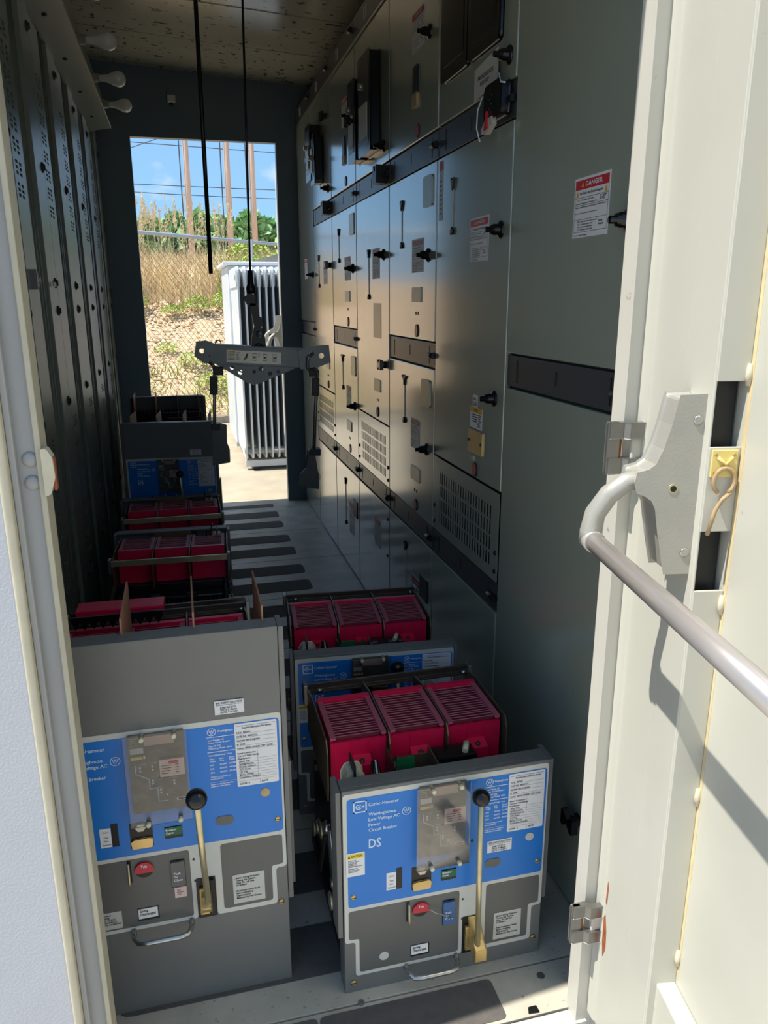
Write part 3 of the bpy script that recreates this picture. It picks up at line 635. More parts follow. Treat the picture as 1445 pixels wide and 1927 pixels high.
def face(root, dz, small, lever_out, tilt_lever):
    """printed front: white outline plate, blue field, two grey boxes, trip unit, indicators, lever"""
    Z = lambda pts: [(x, z+dz) for x, z in pts]
    fp = MB().prism(rpoly(Z([(.001,.440),(.400,.440),(.400,.1175),(.380,.1175),(.380,.038),(.269,.038),(.269,.124),(.234,.124),(.234,.038),(.021,.038),(.021,.1175),(.001,.1175)]), .007), 'xz', -.0008, 0).build('faceplate', 'frame_white', root)
    MB().prism(rpoly(Z([(.0085,.197),(.3965,.197),(.3965,.4295),(.0085,.4295)]), .007), 'xz', -.0014, -.0002).build('blue_field', 'blue', fp)
    MB().prism(rpoly(Z([(.0285,.046),(.2265,.046),(.2265,.1885),(.0085,.1885),(.0085,.1245),(.0285,.1245)]), .006), 'xz', -.0014, -.0002).build('grey_field', 'box_grey', fp)
    MB().prism(rpoly(Z([(.2815,.048),(.372,.048),(.372,.1245),(.3935,.1245),(.3935,.1885),(.2815,.1885)]), .006), 'xz', -.0014, -.0002).build('grey_field', 'box_grey', fp)
    F = lambda x, z, y=-.0016: FRONT(x, z+dz, y)
    # maker's mark and title
    lg = MB()
    for (a, b_, c, d) in ((.020,.045,.4215,.424),(.020,.045,.400,.4025),(.020,.0225,.400,.424),(.0425,.045,.400,.424)): lg.rect(a, b_, c, d, .0004)
    for q in range(20):
        a0, a1 = R(40+14*q), R(40+14*(q+1))
        lg.add([(.0305+k*math.cos(a), .412+k*.85*math.sin(a), .0004) for a, k in ((a0,.0062),(a1,.0062),(a1,.0042),(a0,.0042))], [(0,1,2,3)])
    lg.rect(.029, .0325, .4105, .4135, .0004); lg.rect(.0325, .0385, .4112, .4128, .0004); lg.rect(.0375, .0405, .410, .414, .0004)
    lg.text('Cutler-Hammer', .048, .4105, .0065, .0565)
    for s, z, wd in (('Westinghouse', .390, .051), ('Low Voltage AC', .379, .058), ('Power', .368, .022), ('Circuit Breaker', .357, .054)): lg.text(s, .048, z, .0065, wd)
    lg.text('DS', .048, .322, .0185, .023); westinghouse(lg, .119, .388, .0085)
    lg.build('title_lettering', 'print_light', fp, mw=F(0, 0))
    wt = MB(); westinghouse(wt, .280, .4185, .0075); wt.text('Westinghouse', .2895, .417, .0042, .027)
    wt.rect(.271, .318, .4078, .4090, .0004); wt.rect(.271, .318, .3785, .3797, .0004)
    wt.text('Low Voltage AC\nPower Circuit Breaker', .273, .4010, .0034, .038)
    wt.text('Type DS 632\n3,200 Amp Frame  60Hz' if dz else 'Type DS 206\n800 Amp Frame  60Hz', .273, .3895, .0034, .040)
    wt.text('Interrupting Ratings*  Amps', .273, .3715, .003, .040)
    for i, row in enumerate((('Max.','Inst.','Short'), ('Volts','Trip','Delay'), ('635','65,000','65,000'), ('508','65,000','65,000'), ('254','85,000','65,000'))):
        z = (.364, .3595, .352, .3445, .337)[i]
        for j, s in enumerate(row): wt.text(s, .274+.0165*j, z, .0032, None if len(s) > 4 else None)
    wt.text('*When in compartment per\ndrawing 508A12C', .273, .3285, .0028, .036); wt.rect(.271, .318, .3185, .3189, .0004)
    wt.text('Refer to adjacent label for\nadditional information.', .273, .3135, .0028, .040)
    wt.build('rating_lettering', 'print_white', fp, mw=F(0, 0))
    # service label
    c = card(root, F(.319, .3025), .0735, .1255, 'service_label', 'label_white', r=.003)
    def sv(b):
        w, h = .0735, .1255
        b.rect(.003, w-.003, h-.005, h-.0044); b.text('Required Information For Service', .013, h-.0105, .0036, .051)
        rows = ('S.O.#   0002341', 'C-HSP G.#   0002341/14', 'Customer Item Designation', 'ID  52-M1', 'Control  120VAC CHARGE / TRIP / CLOSE')
        for i, s in enumerate(rows): b.text(s, .003, h-.019-.0078*i, .0032, (.024, .036, .040, .014, .062)[i]); b.rect(.003, w-.003, h-.0205-.0078*i, h-.0202-.0078*i)
        rows = ('Rated Continuous', 'Current With Rating', 'Plug/Sensors', 'Shunt Trip', 'Spring Release', 'Electric Lockout', 'OTS Reset', 'UV Trip', 'Motor Circuit', 'Connection Diagram')
        for i, s in enumerate(rows): b.text(s, .003+.002*(i > 2), h-.060-.0054*i, .0030, None); b.rect(.003 if i > 2 else .038, w-.003, h-.0615-.0054*i, h-.0612-.0054*i) if i not in (0, 1) else None
        b.rect(.0375, .0379, h-.111, h-.054); b.text('CODE  4', .004, .004, .0032); b.rect(.040, .0404, .002, .010); b.text('DATE', .043, .004, .0032); b.rect(.003, w-.003, .0105, .0108)
    ink(c, sv)
    # trip unit behind a clear cover
    tu = MB().prism(rrect(.142, .233, .282+dz, .4325+dz, .002), 'xz', -.0045, -.0004).build('trip_unit', 'trip_face', root, bev=.001)
    def pr(x0, x1, z0, z1, m, nm, y=-.0052): MB().prism(rrect(x0, x1, z0+dz, z1+dz, .0008, 2), 'xz', y, -.004).build(nm, m, tu)
    pr(.168, .217, .411, .428, 'pink', 'display'); pr(.1445, .166, .398, .409, 'label_plate', 'setting_label'); pr(.1445, .1635, .3865, .392, 'tie_yellow', 'setting_label'); pr(.165, .168, .387, .393, 'label_white', 'setting_label')
    pr(.190, .231, .350, .383, 'pink_label', 'rating_plug', -.010); pr(.2055, .2215, .3745, .3795, 'red_label', 'plug_stripe', -.0108)
    pl = MB()
    for k in range(4): pl.rect(.193, .211-.002*k, .371-.005*k+dz, .3722-.005*k+dz, 0)
    for k in range(4): pl.rect(.216, .222, .371-.005*k+dz, .3722-.005*k+dz, 0)
    pl.build('plug_lettering', 'ink', tu, mw=FRONT(0, 0, -.0105))
    P = [(.151,.376),(.150,.360),(.171,.347),(.171,.328),(.184,.329),(.184,.301),(.200,.300)]; cv = MB()
    for k, ((x0, z0), (x1, z1)) in enumerate(zip(P, P[1:])): cv.tube([(x0,-.0052,z0+dz),(x1,-.0052,z1+dz)], .0011, 5)
    cv.build('trip_curve', 'print_light', tu)
    for x, z in ((.158,.370),(.158,.364),(.178,.370),(.178,.364),(.177,.343),(.177,.337),(.189,.323),(.189,.317),(.212,.337),(.212,.331),(.199,.311)): pr(x-.0016, x+.0016, z-.0018, z+.0018, 'label_white', 'dial')
    pr(.186, .204, .345, .3475, 'black', 'slot'); pr(.214, .232, .2975, .3025, 'label_white', 'slot_ring'); pr(.216, .230, .2985, .3015, 'black', 'slot', -.0056); pr(.221, .226, .305, .308, 'red_label', 'push_mark')
    tl = MB(); 
    for k in range(4): tl.text(('Westinghouse', 'Digitrip', 'RMS 510', 'Trip Unit')[k], .1445, .4265-.0045*k+dz, .0024)
    for x, z, s in ((.156,.3765,'Long Delay'),(.174,.3765,'Short Delay'),(.175,.349,'Time'),(.187,.329,'Inst.'),(.209,.343,'Ground'),(.209,.312,'Test')): tl.text(s, x, z+dz, .0018)
    tl.build('unit_lettering', 'label_plate', tu, mw=FRONT(0, 0, -.0050))
    MB().box(.135, .238, -.0165, -.0145, .262+dz, .4375+dz).build('clear_cover', 'clear', root)
    for x, z in ((.165,.432),(.218,.432),(.164,.267),(.218,.268)): MB().lathe((x, -.001, z+dz), (0,-1,0), [(0,.0035),(.014,.0035),(.0142,.0042),(.022,.0042),(.0225,.003)], 10).build('cover_screw', 'nylon', root)
    # openings
    def opening(x0, x1, z0, z1): return MB().prism(rrect(x0, x1, z0+dz, z1+dz, .001), 'xz', -.0019, -.0006).build('opening', 'black', root)
    opening(.100, .1115, .221, .267); c = card(root, F(.081, .222), .0185, .038, 'count_label', 'label_white'); ink(c, lambda b: (b.text('Conn', .005, .029, .003), b.text('Test', .006, .0185, .003), b.text('Disc', .006, .0115, .003), b.text('Remove', .003, .004, .003)), m='ink_faint')
    o = opening(.130, .1685, .211, .2615); MB().prism(rpoly([(.1335,.2125+dz),(.1655,.2125+dz),(.167,.226+dz),(.163,.2295+dz),(.136,.2285+dz),(.132,.225+dz)], .002), 'xz', -.006, -.0018).build('latch_flap', 'brass', o, bev=.001)
    MB().prism([(.149+.009*math.cos(R(60*k)), .254+dz+.008*math.sin(R(60*k))) for k in range(6)], 'xz', -.0075, -.0018).build('hex_nut', 'nylon', o)
    o = opening(.188, .2185, .2195, .2435); MB().prism(rrect(.1885, .218, .226+dz, .2425+dz, .001), 'xz', -.0032, -.0016).build('flag', 'green_flag', o)
    ft = MB(); ft.text('Breaker\nOpen', .190, .236+dz, .0042, .019); ft.build('flag_lettering', 'print_white', o, mw=FRONT(0, 0, -.0034))
    o = opening(.120, .1265, .141, .187); MB().tube([(.1225,-.012,.187+dz),(.1225,-.014,.150+dz),(.1225,-.010,.138+dz)], .0022, 8).build('release_rod', 'gold', o)
    tb = MB().lathe((.148, -.0006, .164+dz), (0,-1,0), [(0,.0165),(.0016,.0165)], 22).build('trip_opening', 'black', root); 
    b = MB(); b.prism([(.148+.0155*math.cos(a), .1645+dz+max(-.004, .0155*math.sin(a))) for a in [i*math.pi/11 for i in range(22)]], 'xz', -.0055, -.0018); b.build('trip_button', 'red_button', tb, bev=.001)
    b = MB(); b.text('Trip', .148, .171+dz, .0055, .011, align='c'); b.build('trip_lettering', 'print_white', tb, mw=FRONT(0, 0, -.0058))
    o = opening(.1925, .2175, .1155, .173); MB().prism(rrect(.1945, .2155, .121+dz, .169+dz, .002), 'xz', -.006, -.0018).build('close_button', 'blue_button' if small else 'box_grey', o, bev=.0015)
    b = MB(); b.text('Push\nTo\nClose', .197, .145+dz, .0048, .015); b.build('close_lettering', 'print_white', o, mw=FRONT(0, 0, -.0063))
    o = opening(.129, .1665, .0565, .0835); MB().prism(rrect(.1305, .164, .0615+dz, .082+dz, .001), 'xz', -.003, -.0016).build('flag', 'label_white', o)
    b = MB(); b.text('Spring\nDischarged', .133, .0755+dz, .005, .027); b.build('flag_lettering', 'ink', o, mw=FRONT(0, 0, -.0032))
    c = card(root, F(.2995, .055), .058, .063, 'instruction_label', 'label_plate')
    ink(c, lambda b: (b.text('- Before Doing Dielectric\n  Testing See Caution\n  Note On Left Side\n  Of Breaker', .003, .054, .0036, .046), b.text('- Read Instruction Book\n  Before Installing\n  Operating Or\n  Maintaining This Device', .003, .026, .0036, .048)))
    MB().lathe((.367, -.0014, .283+dz), (0,-1,0), [(0,.0088),(.0012,.0086)], 20).build('plug_button', 'label_plate' if small else 'tan_dirty', root)
    MB().prism([(.2925+(.0065 if math.cos(a) > 0 else -.0065)+.0095*math.cos(a), .2385+dz+.0095*math.sin(a)) for a in [i*math.pi/10+.01 for i in range(20)]], 'xz', -.0024, -.0008).build('oval_plug', 'box_grey', root)
    for x, z in ((.387,.223),(.387,.040))+(((.018,.220),(.016,.024)) if small else ((.016,.012),)):
        s = MB().lathe((x, -.0008, z+dz), (0,-1,0), [(0,.0056),(.0018,.0052),(.0026,.003)], 14).build('cover_bolt', 'brass', root); MB().box(x-.005, x+.005, -.0038, -.003, z+dz-.0006, z+dz+.0006).build('bolt_slot', 'dark_metal', s)
    for x, z in ((.2335,.167),(.2335,.121),(.249,.297)): MB().cyl((x, -.0008, z+dz), (x, -.0016, z+dz), .0022 if z < .2 else .0032, 10).build('small_hole', 'black', root)
    # charging lever in its slot
    o = opening(.2345, .2685, .038, .1245)
    MB().box(.2385, .2555, -.010, -.0015, .050+dz, .106+dz).build('lever_cam', 'brass', o, bev=.002); MB().box(.2575, .2655, -.006, -.0015, .045+dz, .12+dz).build('cam_guide', 'dark_metal', o)
    yb, yk, zk = (-.034, -.036, .412) if not tilt_lever else (-.03, -.15, .392)
    lv = MB().prism([(-.046,.054+dz),(-.046,.080+dz),(-.030,.090+dz),(-.002,.124+dz),(-.002,.105+dz),(-.030,.054+dz)], 'yz', .2445, .2685) if not tilt_lever else MB().prism([(-.040,.082+dz),(-.046,.094+dz),(-.028,.104+dz),(-.002,.10+dz),(-.002,.07+dz),(-.02,.064+dz)], 'yz', .242, .260)
    lv = lv.build('lever', 'brass', root, bev=.002)
    MB().tube([(.254,yb,.085+dz),(.2515,(yb+yk)/2,(.085+zk)/2+dz),(.250,yk,zk+dz)], .0054, 12).build('lever_rod', 'gold', lv)
    kp_ = Vector((0, yk-yb, zk-.085)).normalized(); n0 = Vector((.250, yk, zk+dz))-kp_*.010
    kn = MB().lathe(n0, kp_, [(0,.006),(.002,.0115),(.007,.0155),(.013,.0168),(.019,.0158),(.024,.0125),(.0275,.007),(.0285,.0008)], 22).build('lever_knob', 'black_plastic', lv)
    MB().tube([(.120,0,.038+dz),(.121,-.018,.036+dz),(.129,-.030,.034+dz),(.145,-.033,.034+dz),(.200,-.033,.034+dz),(.214,-.030,.034+dz),(.221,-.018,.036+dz),(.222,0,.038+dz)], .0048, 10).build('pull_handle', 'zinc', root)
    # loose stickers
    if small:
        c = card(root, F(.0052, .267), .035, .050, 'caution_label', 'label_white'); MB().rect(.002, .033, .038, .0475, .0009).build('header', 'yellow_label', c)
        ink(c, lambda b: (b.text('CAUTION', .0095, .0408, .0048, .021), b.add([(.0035,.0405,.0005),(.008,.0405,.0005),(.00575,.0455,.0005)], [(0,1,2)]), b.text('Do not use\nsolvents. Use of\nsolvents will\ndamage label.', .004, .0335, .0022), b.text('Remove before service', .004, .0205, .0022, .026), b.text('See leaflet for\ninstructions and\nmaintenance.', .004, .0155, .0022)))
        MB().lathe((.076, -.0014, .073+dz), (0,-1,0), [(0,.0095),(.0012,.0093)], 20).build('plug_button', 'label_plate', root)
        b = MB(); b.tube([(.162,-.007,.166+dz),(.175,-.012,.158+dz),(.190,-.012,.150+dz),(.205,-.012,.142+dz),(.200,-.012,.138+dz),(.213,-.012,.140+dz),(.205,-.012,.136+dz)], .0008, 5); b.build('seal_wire', 'zinc', root)
    else:
        c = card(root, F(.062, .050), .040, .036, 'control_label', 'label_plate'); ink(c, lambda b: b.text('Control\nRating\n5A 125V DC\n25A 250V DC\n15A 115/240V AC', .009, .029, .0034, .029))
        c = card(root, F(.196, .092), .021, .022, 'test_label', 'pink_label'); ink(c, lambda b: b.text('Test\nPosition\nOnly', .004, .015, .003, .012), m='ink_faint')
    x, z = (.280, .2625) if small else (.288, .450)
    c = card(root, F(x, z), .050, .026, 'inspection_label', 'label_white'); ink(c, lambda b: (b.text('EPIC ENERGY SOLUTIONS', .0025, .0205, .0032, .045), b.text('Electrical Services 24 Hour', .003, .0175, .0015, .044), b.text('JOB# SLE-2173\nTECH: P. Massie\nDATE: 4-15-2021', .009, .0115, .0032, .030)))
def breaker(label, loc, rz, tall, front, lever_out=0):
    """origin: lower left front corner of the cover; y runs back into the breaker"""
    root = tag(empty('circuit_breaker', loc, rz), label, 'circuit breaker', 'draw-out circuit breakers on the floor')
    dz = .145 if tall else 0.; H = .748 if tall else .446; dc = .165 if tall else 0.; dy = .052 if tall else 0.
    b = MB(); b.box(0, BW, 0, .010, 0, H); b.box(0, BW, .010, .040, H-.006, H); b.box(0, .004, .010, .048, 0, H-.006); b.box(BW-.004, BW, .010, .048, 0, H-.006)
    b.build('front_cover', 'cover_grey', root, bev=.0015)
    zb = .185 if tall else .128
    for x in (-.0105, BW+.001): MB().box(x, x+.0095, .004, .056, zb, H-.003).build('side_flange', 'cover_grey', root, bev=.001)
    if tall: MB().box(BW+.011, BW+.017, .02, .07, zb+.02, .47).build('side_flange', 'cover_grey', root, bev=.001)
    if front: face(root, dz, not tall, lever_out, tall)
    # mechanism
    b = MB(); b.box(.012, .018, .05, .40+dy, .055, .34+dc); b.box(.372, .378, .05, .40+dy, .055, .34+dc); b.box(.03, .36, .055, .30, .10, .30+dc*.8); b.box(.02, .37, .30, .335+dy, .07, .345+dc)
    b.build('mechanism_frame', 'black', root, bev=.002)
    for x in (.004, .352): MB().box(x, x+.034, .04, .42+dy, .022, .056).build('base_rail', 'dark_metal', root, bev=.002)
    wheel = MB()
    for x in (.006, .366):
        for y in (.10, .36): MB().cyl((x, y, .0225), (x+.018, y, .0225), .0225, 16).build('wheel', 'steel', root)
    for x, sx in ((-.010, 1), (.383, 1)):
        for y, z in ((.10, .13), (.20, .22), (.30, .15)): inst(roller_me, 'roller', root, (x, y, z))
        inst(stud_me, 'hex_stud', root, (x, .14, .27+dc)); inst(stud_me, 'hex_stud', root, (x, .08, .19))
        MB().prism([(.07,.12),(.09,.115),(.15,.265),(.135,.28)], 'yz', x+.006, x+.011).build('crank_arm', 'zinc', root, bev=.001)
        MB().prism([(.15,.24),(.165,.235),(.24,.10),(.225,.095)], 'yz', x+.002, x+.006).build('crank_arm', 'bar_brown', root, bev=.001)
    # chutes, barriers, rear bar
    zt = .458+dc
    for a, _ in CH: chute(root, a, .153+dy, zt)
    for x in (-.001, .1248, .2458, .372):
        MB().prism([(.138+dy,zt-.02),(.150+dy,zt+.002),(.315+dy,zt+.004),(.385+dy,zt-.008),(.385+dy,zt-.11),(.145+dy,zt-.13),(.138+dy,zt-.10)], 'yz', x, x+.0026).build('side_plate' if x in (-.001, .372) else 'phase_divider', 'plate_edge', root)
    MB().prism([(.378+dy,zt-.022),(.394+dy,zt-.022),(.394+dy,zt-.002),(.389+dy,zt-.002),(.389+dy,zt-.017),(.378+dy,zt-.017)], 'yz', -.008, .382).build('rear_bar', 'bar_brown' if front else 'gold', root, bev=.001)
    for x in (-.010, .376): MB().box(x, x+.010, .372+dy, .398+dy, zt-.045, zt+.004).build('bar_bracket', 'steel', root, bev=.002)
    for x in (.02, .36): MB().cyl((x, .374+dy, zt-.012), (x+.012, .374+dy, zt-.012), .006, 8).build('bar_bolt', 'zinc', root)
    MB().box(.005, .376, .345+dy, .352+dy, zt-.165, zt-.145).build('cross_bar', 'bar_brown', root, bev=.001)
    MB().box(.005, .376, .345+dy, .350+dy, zt-.195, zt-.180).build('cross_bar', 'bar_brown', root, bev=.001)
    MB().box(.02, .37, .336+dy, .344+dy, .10, zt-.20).build('rear_barrier', 'chute_red', root)
    for a, _ in CH:
        for z in (.13, .25+dc*.5):
            d = MB().box(a+.012, a+.10, .345+dy, .40+dy, z, z+.07).build('disconnect', 'black_plastic', root, bev=.004)
            for k in range(5): inst(finger_me, 'contact_finger', d, (a+.022+.015*k, .395+dy, z+.012))
    # control gear between cover and chutes
    if not tall:
        MB().prism(rrect(.10, .142, .395, .425, .004), 'xz', .075, .10).build('connector', 'nylon', root, bev=.002) if False else None
        c = MB().prism(rpoly([(.018,.39),(.026,.375),(.050,.375),(.058,.39),(.058,.425),(.050,.44),(.026,.44),(.018,.425)], .003), 'xz', .060, .095).build('connector', 'nylon', root, bev=.002)
        MB().box(.034, .038, .052, .10, .385, .458).build('connector_fin', 'dark_metal', c)
        g = MB().box(.115, .1175, .05, .135, .37, .436).build('control_bracket', 'bar_brown', root); MB().box(.118, .205, .125, .128, .37, .415).build('bracket_plate', 'plate_edge', g)
        MB().box(.121, .160, .085, .089, .37, .438).build('circuit_board', 'pcb', root); MB().box(.20, .2025, .06, .13, .38, .430).build('bracket_plate', 'plate_edge', g); MB().box(.205, .29, .085, .13, .35, .425).build('relay_block', 'black_plastic', root, bev=.004)
        MB().cyl((.265,.09,.43), (.275,.11,.436), .006, 8).build('terminal_screw', 'nylon', root)
        for k in range(4): MB().tube([(.07+.006*k,.065,.35),(.072+.007*k,.075,.40),(.076+.003*k,.085,.442),(.085+.004*k,.10,.40),(.10,.12,.35)], .0024, 6).build('wire', ('black','black','label_plate','black')[k], root)
        MB().tube([(.110,.07,.40),(.113,.06,.437),(.119,.075,.450),(.124,.09,.43),(.126,.10,.39)], .003, 6).build('wire', 'black', root)
        if not front:
            MB().box(.13, .26, .118, .124, .415, .47).build('bracket_plate', 'plate_edge', root); MB().tube([(.06,.09,.40),(.055,.085,.47),(.05,.09,.48),(.048,.09,.47)], .003, 6).build('wire', 'zinc', root)
    else:
        MB().box(-.006, .380, .505, .511, .585, .607).build('rear_bar', 'bar_brown', root, bev=.001)
        for k in range(18): inst(post_me, 'terminal_post', root, (.03+.0205*k, .115, .668))
        MB().box(.015, .39, .095, .135, .60, .668).build('terminal_block', 'black_plastic', root, bev=.002)
        comb = [(.02,.665),(.20,.665)]+[(.20-.018*k*.5, .665-.012-(.016 if k % 2 else 0)) for k in range(20)]
        MB().prism(comb, 'xz', .33, .336).build('toothed_guard', 'black_plastic', root)
        for x in (.030, .145, .262, .378): MB().prism(rpoly([(.030,.50),(.215,.50),(.215,.776),(.030,.776)], .004), 'yz', x, x+.0028).build('phase_barrier', 'barrier_tan', root)
    return root
breaker('tall grey and blue circuit breaker with long lever, nearest on the left', (-.275, 1.22, 0), 0, True, True)
breaker('low grey and blue circuit breaker with caution label, nearest on the right', (.220, 1.157, 0), 0, False, True)
breaker('low blue circuit breaker standing right behind the nearest right one', (.214, 1.708, 0), R(-4.8), False, True)
breaker('low circuit breaker facing away, red chutes behind the nearest tall breaker', (.124, 2.915, 0), R(180-3), False, False)
breaker('low circuit breaker facing away, red chutes before the dark tall breaker', (.112, 3.445, 0), R(180), False, False)
breaker('tall dark blue-faced circuit breaker facing the camera, deep on the left', (-.279, 3.62, 0), R(-5), True, True)
breaker('tall circuit breaker facing away, farthest before the doorway', (.107, 4.66, 0), R(180), True, False)
rc = tag(empty('chute_cover', (-.262, 1.668, .606), R(-2)), 'loose red box cover lying across the nearest tall breaker', 'cover')
MB().box(0, .185, 0, .055, 0, .026).build('lid', 'chute_red', rc, bev=.002)
for x in (.06, .165): MB().box(x, x+.012, -.002, 0, .0, .004).build('clip', 'brass', rc)
# ================================================================== HOIST AND SPREADER
from mathutils.geometry import tessellate_polygon
def plate_holes(b, outer, holes, plane, a0, a1):
    loops = [outer]+holes; flat = [p for l in loops for p in l]
    f = {'xz': lambda p, q: (p[0], q, p[1]), 'yz': lambda p, q: (q, p[0], p[1])}[plane]
    tr_ = tessellate_polygon([[Vector((p[0], p[1], 0)) for p in l] for l in loops]); n = len(flat)
    V = [f(p, a0) for p in flat]+[f(p, a1) for p in flat]; F = [tuple(t) for t in tr_]+[tuple(i+n for i in reversed(t)) for t in tr_]
    k = 0
    for l in loops:
        m = len(l); F += [(k+i, k+(i+1) % m, n+k+(i+1) % m, n+k+i) for i in range(m)]; k += m
    return b.add(V, F)
circ = lambda x, z, r, n=12: [(x+r*math.cos(2*math.pi*i/n), z+r*math.sin(2*math.pi*i/n)) for i in range(n)]
rd = tag(empty('hanging_rod', (.121, 2.90, 1.373)), 'thin dark rod hanging from the ceiling left of the hoist cable', 'rod')
MB().cyl((0,0,0), (.004,0,1.146), .0072, 12).build('shaft', 'rod_dark', rd); MB().lathe((.004,0,1.13), (0,0,1), [(0,.012),(.012,.02),(.0165,.03)], 12).build('mount', 'rod_dark', rd)
ho = tag(empty('hoist_hook', (.258, 2.90, 1.10)), 'dark cable with hook block holding the grey spreader beam', 'hoist')
MB().cyl((.0,0,.25), (.022,0,1.41), .0038, 10).build('cable', 'rod_dark', ho)
MB().box(-.02, .06, -.04, .04, 1.39, 1.405).build('trolley_plate', 'rod_dark', ho)
MB().lathe((.0,0,.205), (0,0,1), [(0,.016),(.02,.017),(.035,.011),(.08,.009)], 12).build('swivel', 'black', ho)
b = MB(); b.prism([(-.026,.190),(-.005,.206),(.012,.198),(.012,.165),(-.012,.165)], 'xz', -.012, .012); b.build('latch_lever', 'black', ho, bev=.002)
b = MB(); plate_holes(b, [(-.006,.17),(.018,.17),(.024,.125),(.036,.118),(.038,.098),(.030,.09),(.042,.05),(.044,.018),(.030,-.012),(.004,-.012),(-.008,.018),(-.006,.05),(.006,.09),(.0,.12)], [circ(.018,.062,.012)], 'xz', -.012, .012); b.build('hook_body', 'black', ho, bev=.002)
MB().tube([(.018+.016*math.cos(a), -.012, .0+.028*math.sin(a)) for a in [i*math.pi/8 for i in range(17)]], .005, 8).build('shackle', 'dark_metal', ho)
SPR = tag(empty('spreader_beam', (.265, 2.90, 1.088)), 'grey steel lifting spreader beam with label, hanging from the hook', 'lifting beam')
SPR.rotation_euler = (0, R(3.6), R(-4))
b = MB(); b.box(-.185, .185, -.030, -.026, -.034, .030); b.box(-.185, .185, .026, .030, -.034, .030); b.box(-.185, .185, -.03, .03, -.036, -.032); b.build('beam', 'spreader', SPR, bev=.001)
MB().box(-.20, .20, -.034, .034, .030, .033).build('top_flange', 'spreader', SPR)
b = MB(); plate_holes(b, [(-.14,.034),(-.185,-.034),(-.218,-.012),(-.212,.040),(-.178,.046)], [circ(-.192,.008,.009)], 'xz', -.036, -.032); b.build('end_plate', 'spreader', SPR)
b = MB(); plate_holes(b, [(.15,.026),(.16,-.040),(.205,-.040),(.272,-.010),(.262,.052),(.20,.044)], [circ(.236,.012,.010), circ(.196,.018,.010)], 'xz', -.042, -.037); b.build('end_plate', 'spreader', SPR)
b = MB(); plate_holes(b, [(-.145,-.036),(.15,-.036),(.012,-.102),(-.008,-.106),(-.03,-.10)], [circ(-.085,-.047,.008), circ(-.055,-.063,.009), circ(-.006,-.058,.007), circ(.018,-.046,.009), circ(.052,-.062,.008), circ(.082,-.055,.008)], 'xz', -.024, -.020); b.build('gusset', 'spreader', SPR)
b = MB(); plate_holes(b, [(-.12,-.036),(.16,-.036),(.02,-.09),(.0,-.092)], [circ(-.05,-.055,.008), circ(.03,-.055,.008)], 'xz', .020, .024); b.build('gusset', 'spreader', SPR)
for x in (-.17, .165): MB().cyl((x,-.031,-.004), (x,-.029,-.004), .009, 12).build('pin_hole', 'rust', SPR)
MB().tube([(-.135+.010*math.cos(a), -.02, .036+.012*math.sin(a)) for a in [i*math.pi/8 for i in range(9)]], .0022, 6).build('ring', 'dark_metal', SPR)
c = card(SPR, FRONT(-.105, -.028, -.0302), .195, .044, 'instruction_plate', 'nameplate')
MB().rect(.004, .030, .035, .041, .0009).build('header', 'yellow_label', c)
def spl(b):
    for k in range(5): b.rect(.004, .030-.003*(k % 2), .029-.005*k, .031-.005*k)
    for k in range(5): b.rect(.034, .046-.002*(k % 3), .035-.006*k, .037-.006*k)
    for x in (.092, .130, .165):
        b.rect(x, x+.014, .010, .012); b.rect(x, x+.014, .034, .036); b.rect(x, x+.001, .010, .036); b.rect(x+.013, x+.014, .010, .036); b.rect(x+.003, x+.011, .018, .026)
    for k in range(6): b.add([(.060+.004*k,.008+.004*k,.0),(.064+.004*k,.008+.004*k,.0),(.074+.002*k,.034,.0),(.070+.002*k,.034,.0)], [(0,1,2,3)]) if k < 3 else b.rect(.110, .120, .006+.006*k, .008+.006*k)
ink(c, spl, m='ink_faint')
def lift_arm(x, top, bot, sgn, hookpts):
    b = MB(); b.tube(hookpts+[(x, -.035, bot+.05)], .0062, 10); b.build('lift_rod', 'steel', SPR)
    MB().box(x-.004 if sgn > 0 else x-.030, x+.030 if sgn > 0 else x+.004, -.045, -.02, top-.045, top-.015).build('rod_clamp', 'dark_metal', SPR, bev=.002)
    MB().box(x-.018, x+.010, -.05, -.02, top-.115, top-.050).build('rod_guide', 'dark_metal', SPR, bev=.002)
    f0 = .004 if sgn > 0 else .020
    b = MB(); b.prism([(x-.004,bot+.135),(x+.030*sgn+.01,bot+.125),(x+.034*sgn+.008,bot+.06),(x+.052*sgn,bot+.035),(x+.054*sgn,bot-.005),(x-f0*sgn,bot-.016),(x-f0*sgn*.9,bot+.03)], 'xz', -.055, -.02); b.build('lift_foot', 'foot_grey', SPR, bev=.003)
    MB().box(x-.012 if sgn > 0 else x-.02, x+.020 if sgn > 0 else x+.024, -.062, -.014, bot+.112, bot+.136).build('foot_clamp', 'dark_metal', SPR, bev=.002)
lift_arm(-.146, -.03, -.385, 1, [(-.165,-.035,-.03),(-.150,-.035,-.045),(-.147,-.035,-.07),(-.147,-.035,-.20)])
lift_arm(.222, -.02, -.47, -1, [(.204,-.055,.020),(.186,-.060,.004),(.184,-.060,-.030),(.194,-.056,-.046),(.212,-.05,-.036),(.224,-.045,-.044),(.223,-.04,-.07),(.222,-.036,-.20)])

